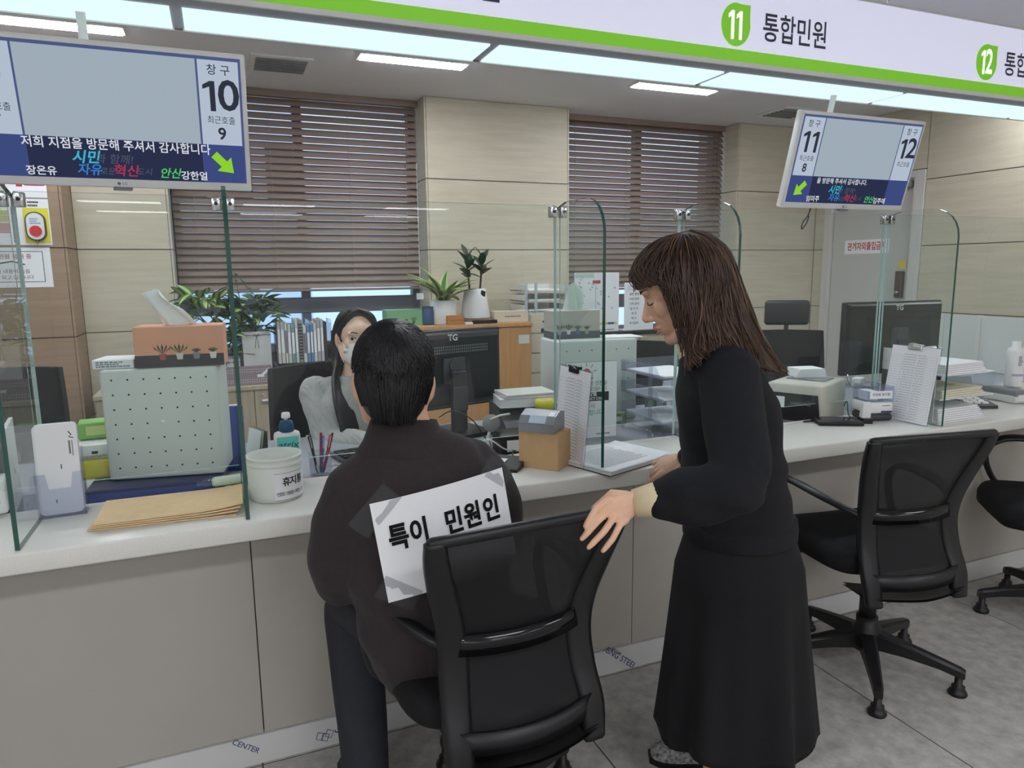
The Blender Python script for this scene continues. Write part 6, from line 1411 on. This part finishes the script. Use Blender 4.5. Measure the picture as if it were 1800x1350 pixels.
# ------------------------------------------------------------------ things to the right of the standing woman
t = thing('document_printer', 'beige and black document printer right behind the standing woman', 'printer', (2.30, 2.275, .7205), rad(-64))
G().box(-.115, .115, -.14, .16, 0, .165, b=.010).obj('housing', mat('warm_beige_plastic', (196, 194, 180), .45), t); G().prism([(-.11, .012), (.11, .012), (.095, .125), (-.095, .125)], -.150, -.138, 'y').obj('front_panel', M_BLACK, t); G().box(-.085, -.035, -.1512, -.150, .065, .11).obj('paper_label', M_PAPER, t); text('SAMSUNG', .018, M_GREY, t, (.03, -.1506, .085)); G().box(-.08, .08, -.02, .10, .165, .17).obj('paper_slot', M_GREY, t)
t = thing('slip_stack', 'stack of white paper slips on the beige printer', 'paper', (2.355, 2.33, .8915), rad(-20))
for k in range(5): G().box(-.065, .065-.003*k, -.05, .05, .0075*k, .0075*k+.007).xf(Matrix.Rotation(rad(3*k-5), 4, 'Z')).obj('slips', M_PAPER, t)
cable('green black cable looping in front of the beige printer', [(2.33, 2.10, .80), (2.29, 2.05, .83), (2.285, 2.035, .78), (2.30, 2.02, .754)], .0022, mat('dark_green_cable', (40, 84, 56), .5))
cable('black cable lying between printer and signature pad', [(2.12, 2.10, .7535), (2.17, 2.09, .756), (2.22, 2.095, .7535), (2.27, 2.075, .757), (2.31, 2.065, .7535)], .0035, M_BLACK)
t = thing('signature_pad', 'flat black signature pad on the white counter', 'pad', (2.225, 2.035, .7505), rad(-28)); G().box(-.085, .085, -.055, .055, 0, .016, b=.004).obj('case', M_BLACK, t); G().box(-.06, .06, -.03, .04, .016, .0168).obj('screen', mat('screen_glass', (30, 34, 44), .1), t)
t = thing('card_slot_reader', 'small white upright reader standing on the signature pad edge', 'reader', (2.335, 2.0, .7505), rad(-25)); G().box(-.018, .018, -.03, .03, 0, .02).obj('foot', M_BLACK, t); G().prism([(-.012, .02), (.016, .02), (.004, .082), (-.018, .082)], -.016, .016, 'x').obj('reader_body', M_WHITE, t)
t = thing('label_printer', 'small white and grey label printer left of the right clipboard', 'printer', (2.42, 2.04, .7505), rad(-16)); G().box(-.055, .055, -.055, .06, 0, .030, b=.012).obj('grey_base', M_DGREY, t); G().box(-.054, .054, -.054, .058, .030, .076, b=.010).obj('white_cover', M_WHITE, t); G().box(.002, .045, -.0565, -.054, .034, .042).obj('paper_exit', M_NAVY, t); scribble(1, .005, .04, .06, .066, -.054, M_GINK, t, seed=3)
t = thing('clear_slip_box', 'clear open box with a lettered label on the small label printer', 'box', (2.42, 2.04, .8275), rad(-16))
G().box(-.055, .055, -.05, -.047, 0, .062).box(-.055, .055, .05, .053, 0, .062).box(-.055, -.052, -.047, .05, 0, .062).box(.052, .055, -.047, .05, 0, .062).box(-.055, .055, -.05, .053, 0, .003).obj('walls', M_CLEARB, t); G().box(-.048, .048, -.051, -.05, .014, .045).obj('label', M_PAPER, t); text('민원용 휴지통', .013, mat('purple_ink', (96, 76, 130), .7), t, (0, -.0516, .03), bold=.01); G().box(-.04, .0, -.03, .04, .004, .04).obj('slips', M_PAPER, t)
t = thing('glasses_tray', 'clear dish with small office bits behind the label printer', 'dish', (2.63, 2.30, .7205)); G().lathe([(0, 0), (.05, 0), (.05, .1), (.085, .105), (.09, .125), (.086, .125), (.08, .11), (0, .108)], n=24).obj('dish', M_CLEAR, t)
G().box(-.03, .03, -.02, .02, .109, .15, b=.004).xf(Matrix.Rotation(.4, 4, 'Z')).obj('white_clip_box', M_WHITE, t); G().tube([(-.05, 0, .115), (-.055, .01, .16), (-.03, .02, .115)], .006, 6).obj('stapler_arm', M_CHROME, t)
# white document tower behind the right side screen
t = thing('document_tower', 'white three tier document tower right of the right glass side screen', 'tray', (2.72, 1.985, .7505), rad(1))
for k, z in enumerate((0.0, .092, .186)):
    G().box(-.16, .16, -.125, .14, z, z+.004).box(-.16, -.156, -.10, .14, z+.004, z+.09).box(.0, .16, .136, .14, z, z+.08).obj('tier', M_WHITE, t)
    if k < 2: G().box(.152, .158, .10, .14, z, z+.092).box(-.16, -.154, .10, .14, z, z+.092).obj('post', M_DGREY, t)
G().prism([(-.156, .19), (.15, .19), (.15, .245), (.03, .262), (-.156, .25)], .136, .14, 'y').obj('back_plate', M_WHITE, t); G().box(-.1605, -.160, -.04, .0, .02, .24).obj('blue_strip', mat('pale_blue_strip', (160, 204, 214), .5), t)
for k, (z, n, lb) in enumerate(((.0045, 6, 'thick paper pile in the lowest tier of the white tower'), (.0965, 4, 'cream booklets in the middle tier of the white tower'), (.1905, 5, 'white papers in the top tier of the white tower'))):
    q = thing('paper_pile', lb, 'paper', (2.715, 1.985, .7505+z), rad(1+2*k))
    for i in range(n): G().box(-.14+.004*i, .13-.005*(i % 3), -.115+.004*i, .12, .0075*i, .0075*i+.0065).obj('sheet_bundle', M_PAPER if k != 1 else mat('cream_paper', (224, 220, 196), .7), q)
t = thing('card_terminal', 'dark grey card terminal right of the white document tower', 'terminal', (3.03, 2.06, .7505), rad(-24)); G().prism([(-.08, 0), (.09, 0), (.09, .036), (-.08, .014)], -.075, .075, 'x').obj('case', M_DGREY, t)
g = G()
for i in range(3):
    for j in range(4): g.box(-.045+i*.033, -.02+i*.033, -.06+j*.03, -.04+j*.03, .018+j*.004, .026+j*.004)
g.obj('keys', M_WHITE, t); G().prism([(.06, .035), (.09, .035), (.11, .11), (.10, .115)], -.05, .06, 'x').obj('display', M_GREY, t)
t = thing('grey_scanner', 'pale grey scanner at the right edge of the counter', 'scanner', (3.40, 2.06, .7505), rad(-6)); G().box(-.16, .16, -.09, .1, 0, .055, b=.012).obj('housing', M_OFFW, t); G().box(-.15, .15, -.0915, -.088, .012, .04).obj('front_slot', M_WHITE, t); G().box(-.161, -.1, -.09, .1, .03, .062, b=.008).obj('lid', M_GREY, t)
t = thing('sanitizer_bottle', 'tall white bottle with dark lettering at the right edge', 'bottle', (3.33, 2.07, .8135)); G().lathe([(0, 0), (.034, 0), (.036, .006), (.036, .16), (.03, .175), (.018, .182), (.018, .205), (0, .206)], n=28).obj('bottle_body', M_WHITE, t); text('OI5', .032, M_NAVY, t, (-.012, -.0368, .11), (PI/2, 0, 0)) if False else text('oilo', .03, M_NAVY, t, (-.016, -.0345, .12), (PI/2, rad(90), rad(-24))); wrap(.0364, -1.2, .6, .05, .06, mat('pale_label_print', (170, 160, 190), .6), 'printed_band', t)
t = thing('frosted_partition', 'low frosted white partition at the far right behind the counter', 'partition', (4.3, 2.9, 0)); G().box(-.006, .006, -.72, .24, .722, 1.055).obj('panel', mat('frosted_white_panel', (206, 210, 206), .35), t); G().box(-.012, .012, -.72, .24, .03, .722).obj('base_panel', M_DESK, t)
for y in (-.72, .0, .24): G().box(-.014, .014, y-.012, y+.012, 0, 1.06).obj('post', M_OFFW, t)
t = thing('desk_tray', 'low brown tray on the desk near the frosted partition', 'tray', (3.55, 2.42, .7205)); G().box(-.14, .14, -.05, .05, 0, .025, b=.004, seg=1).obj('tray', mat('tan_tray', (150, 130, 98), .6), t); G().box(-.13, .13, -.04, .04, .0255, .10).obj('clear_card_box', M_CLEARB, t)
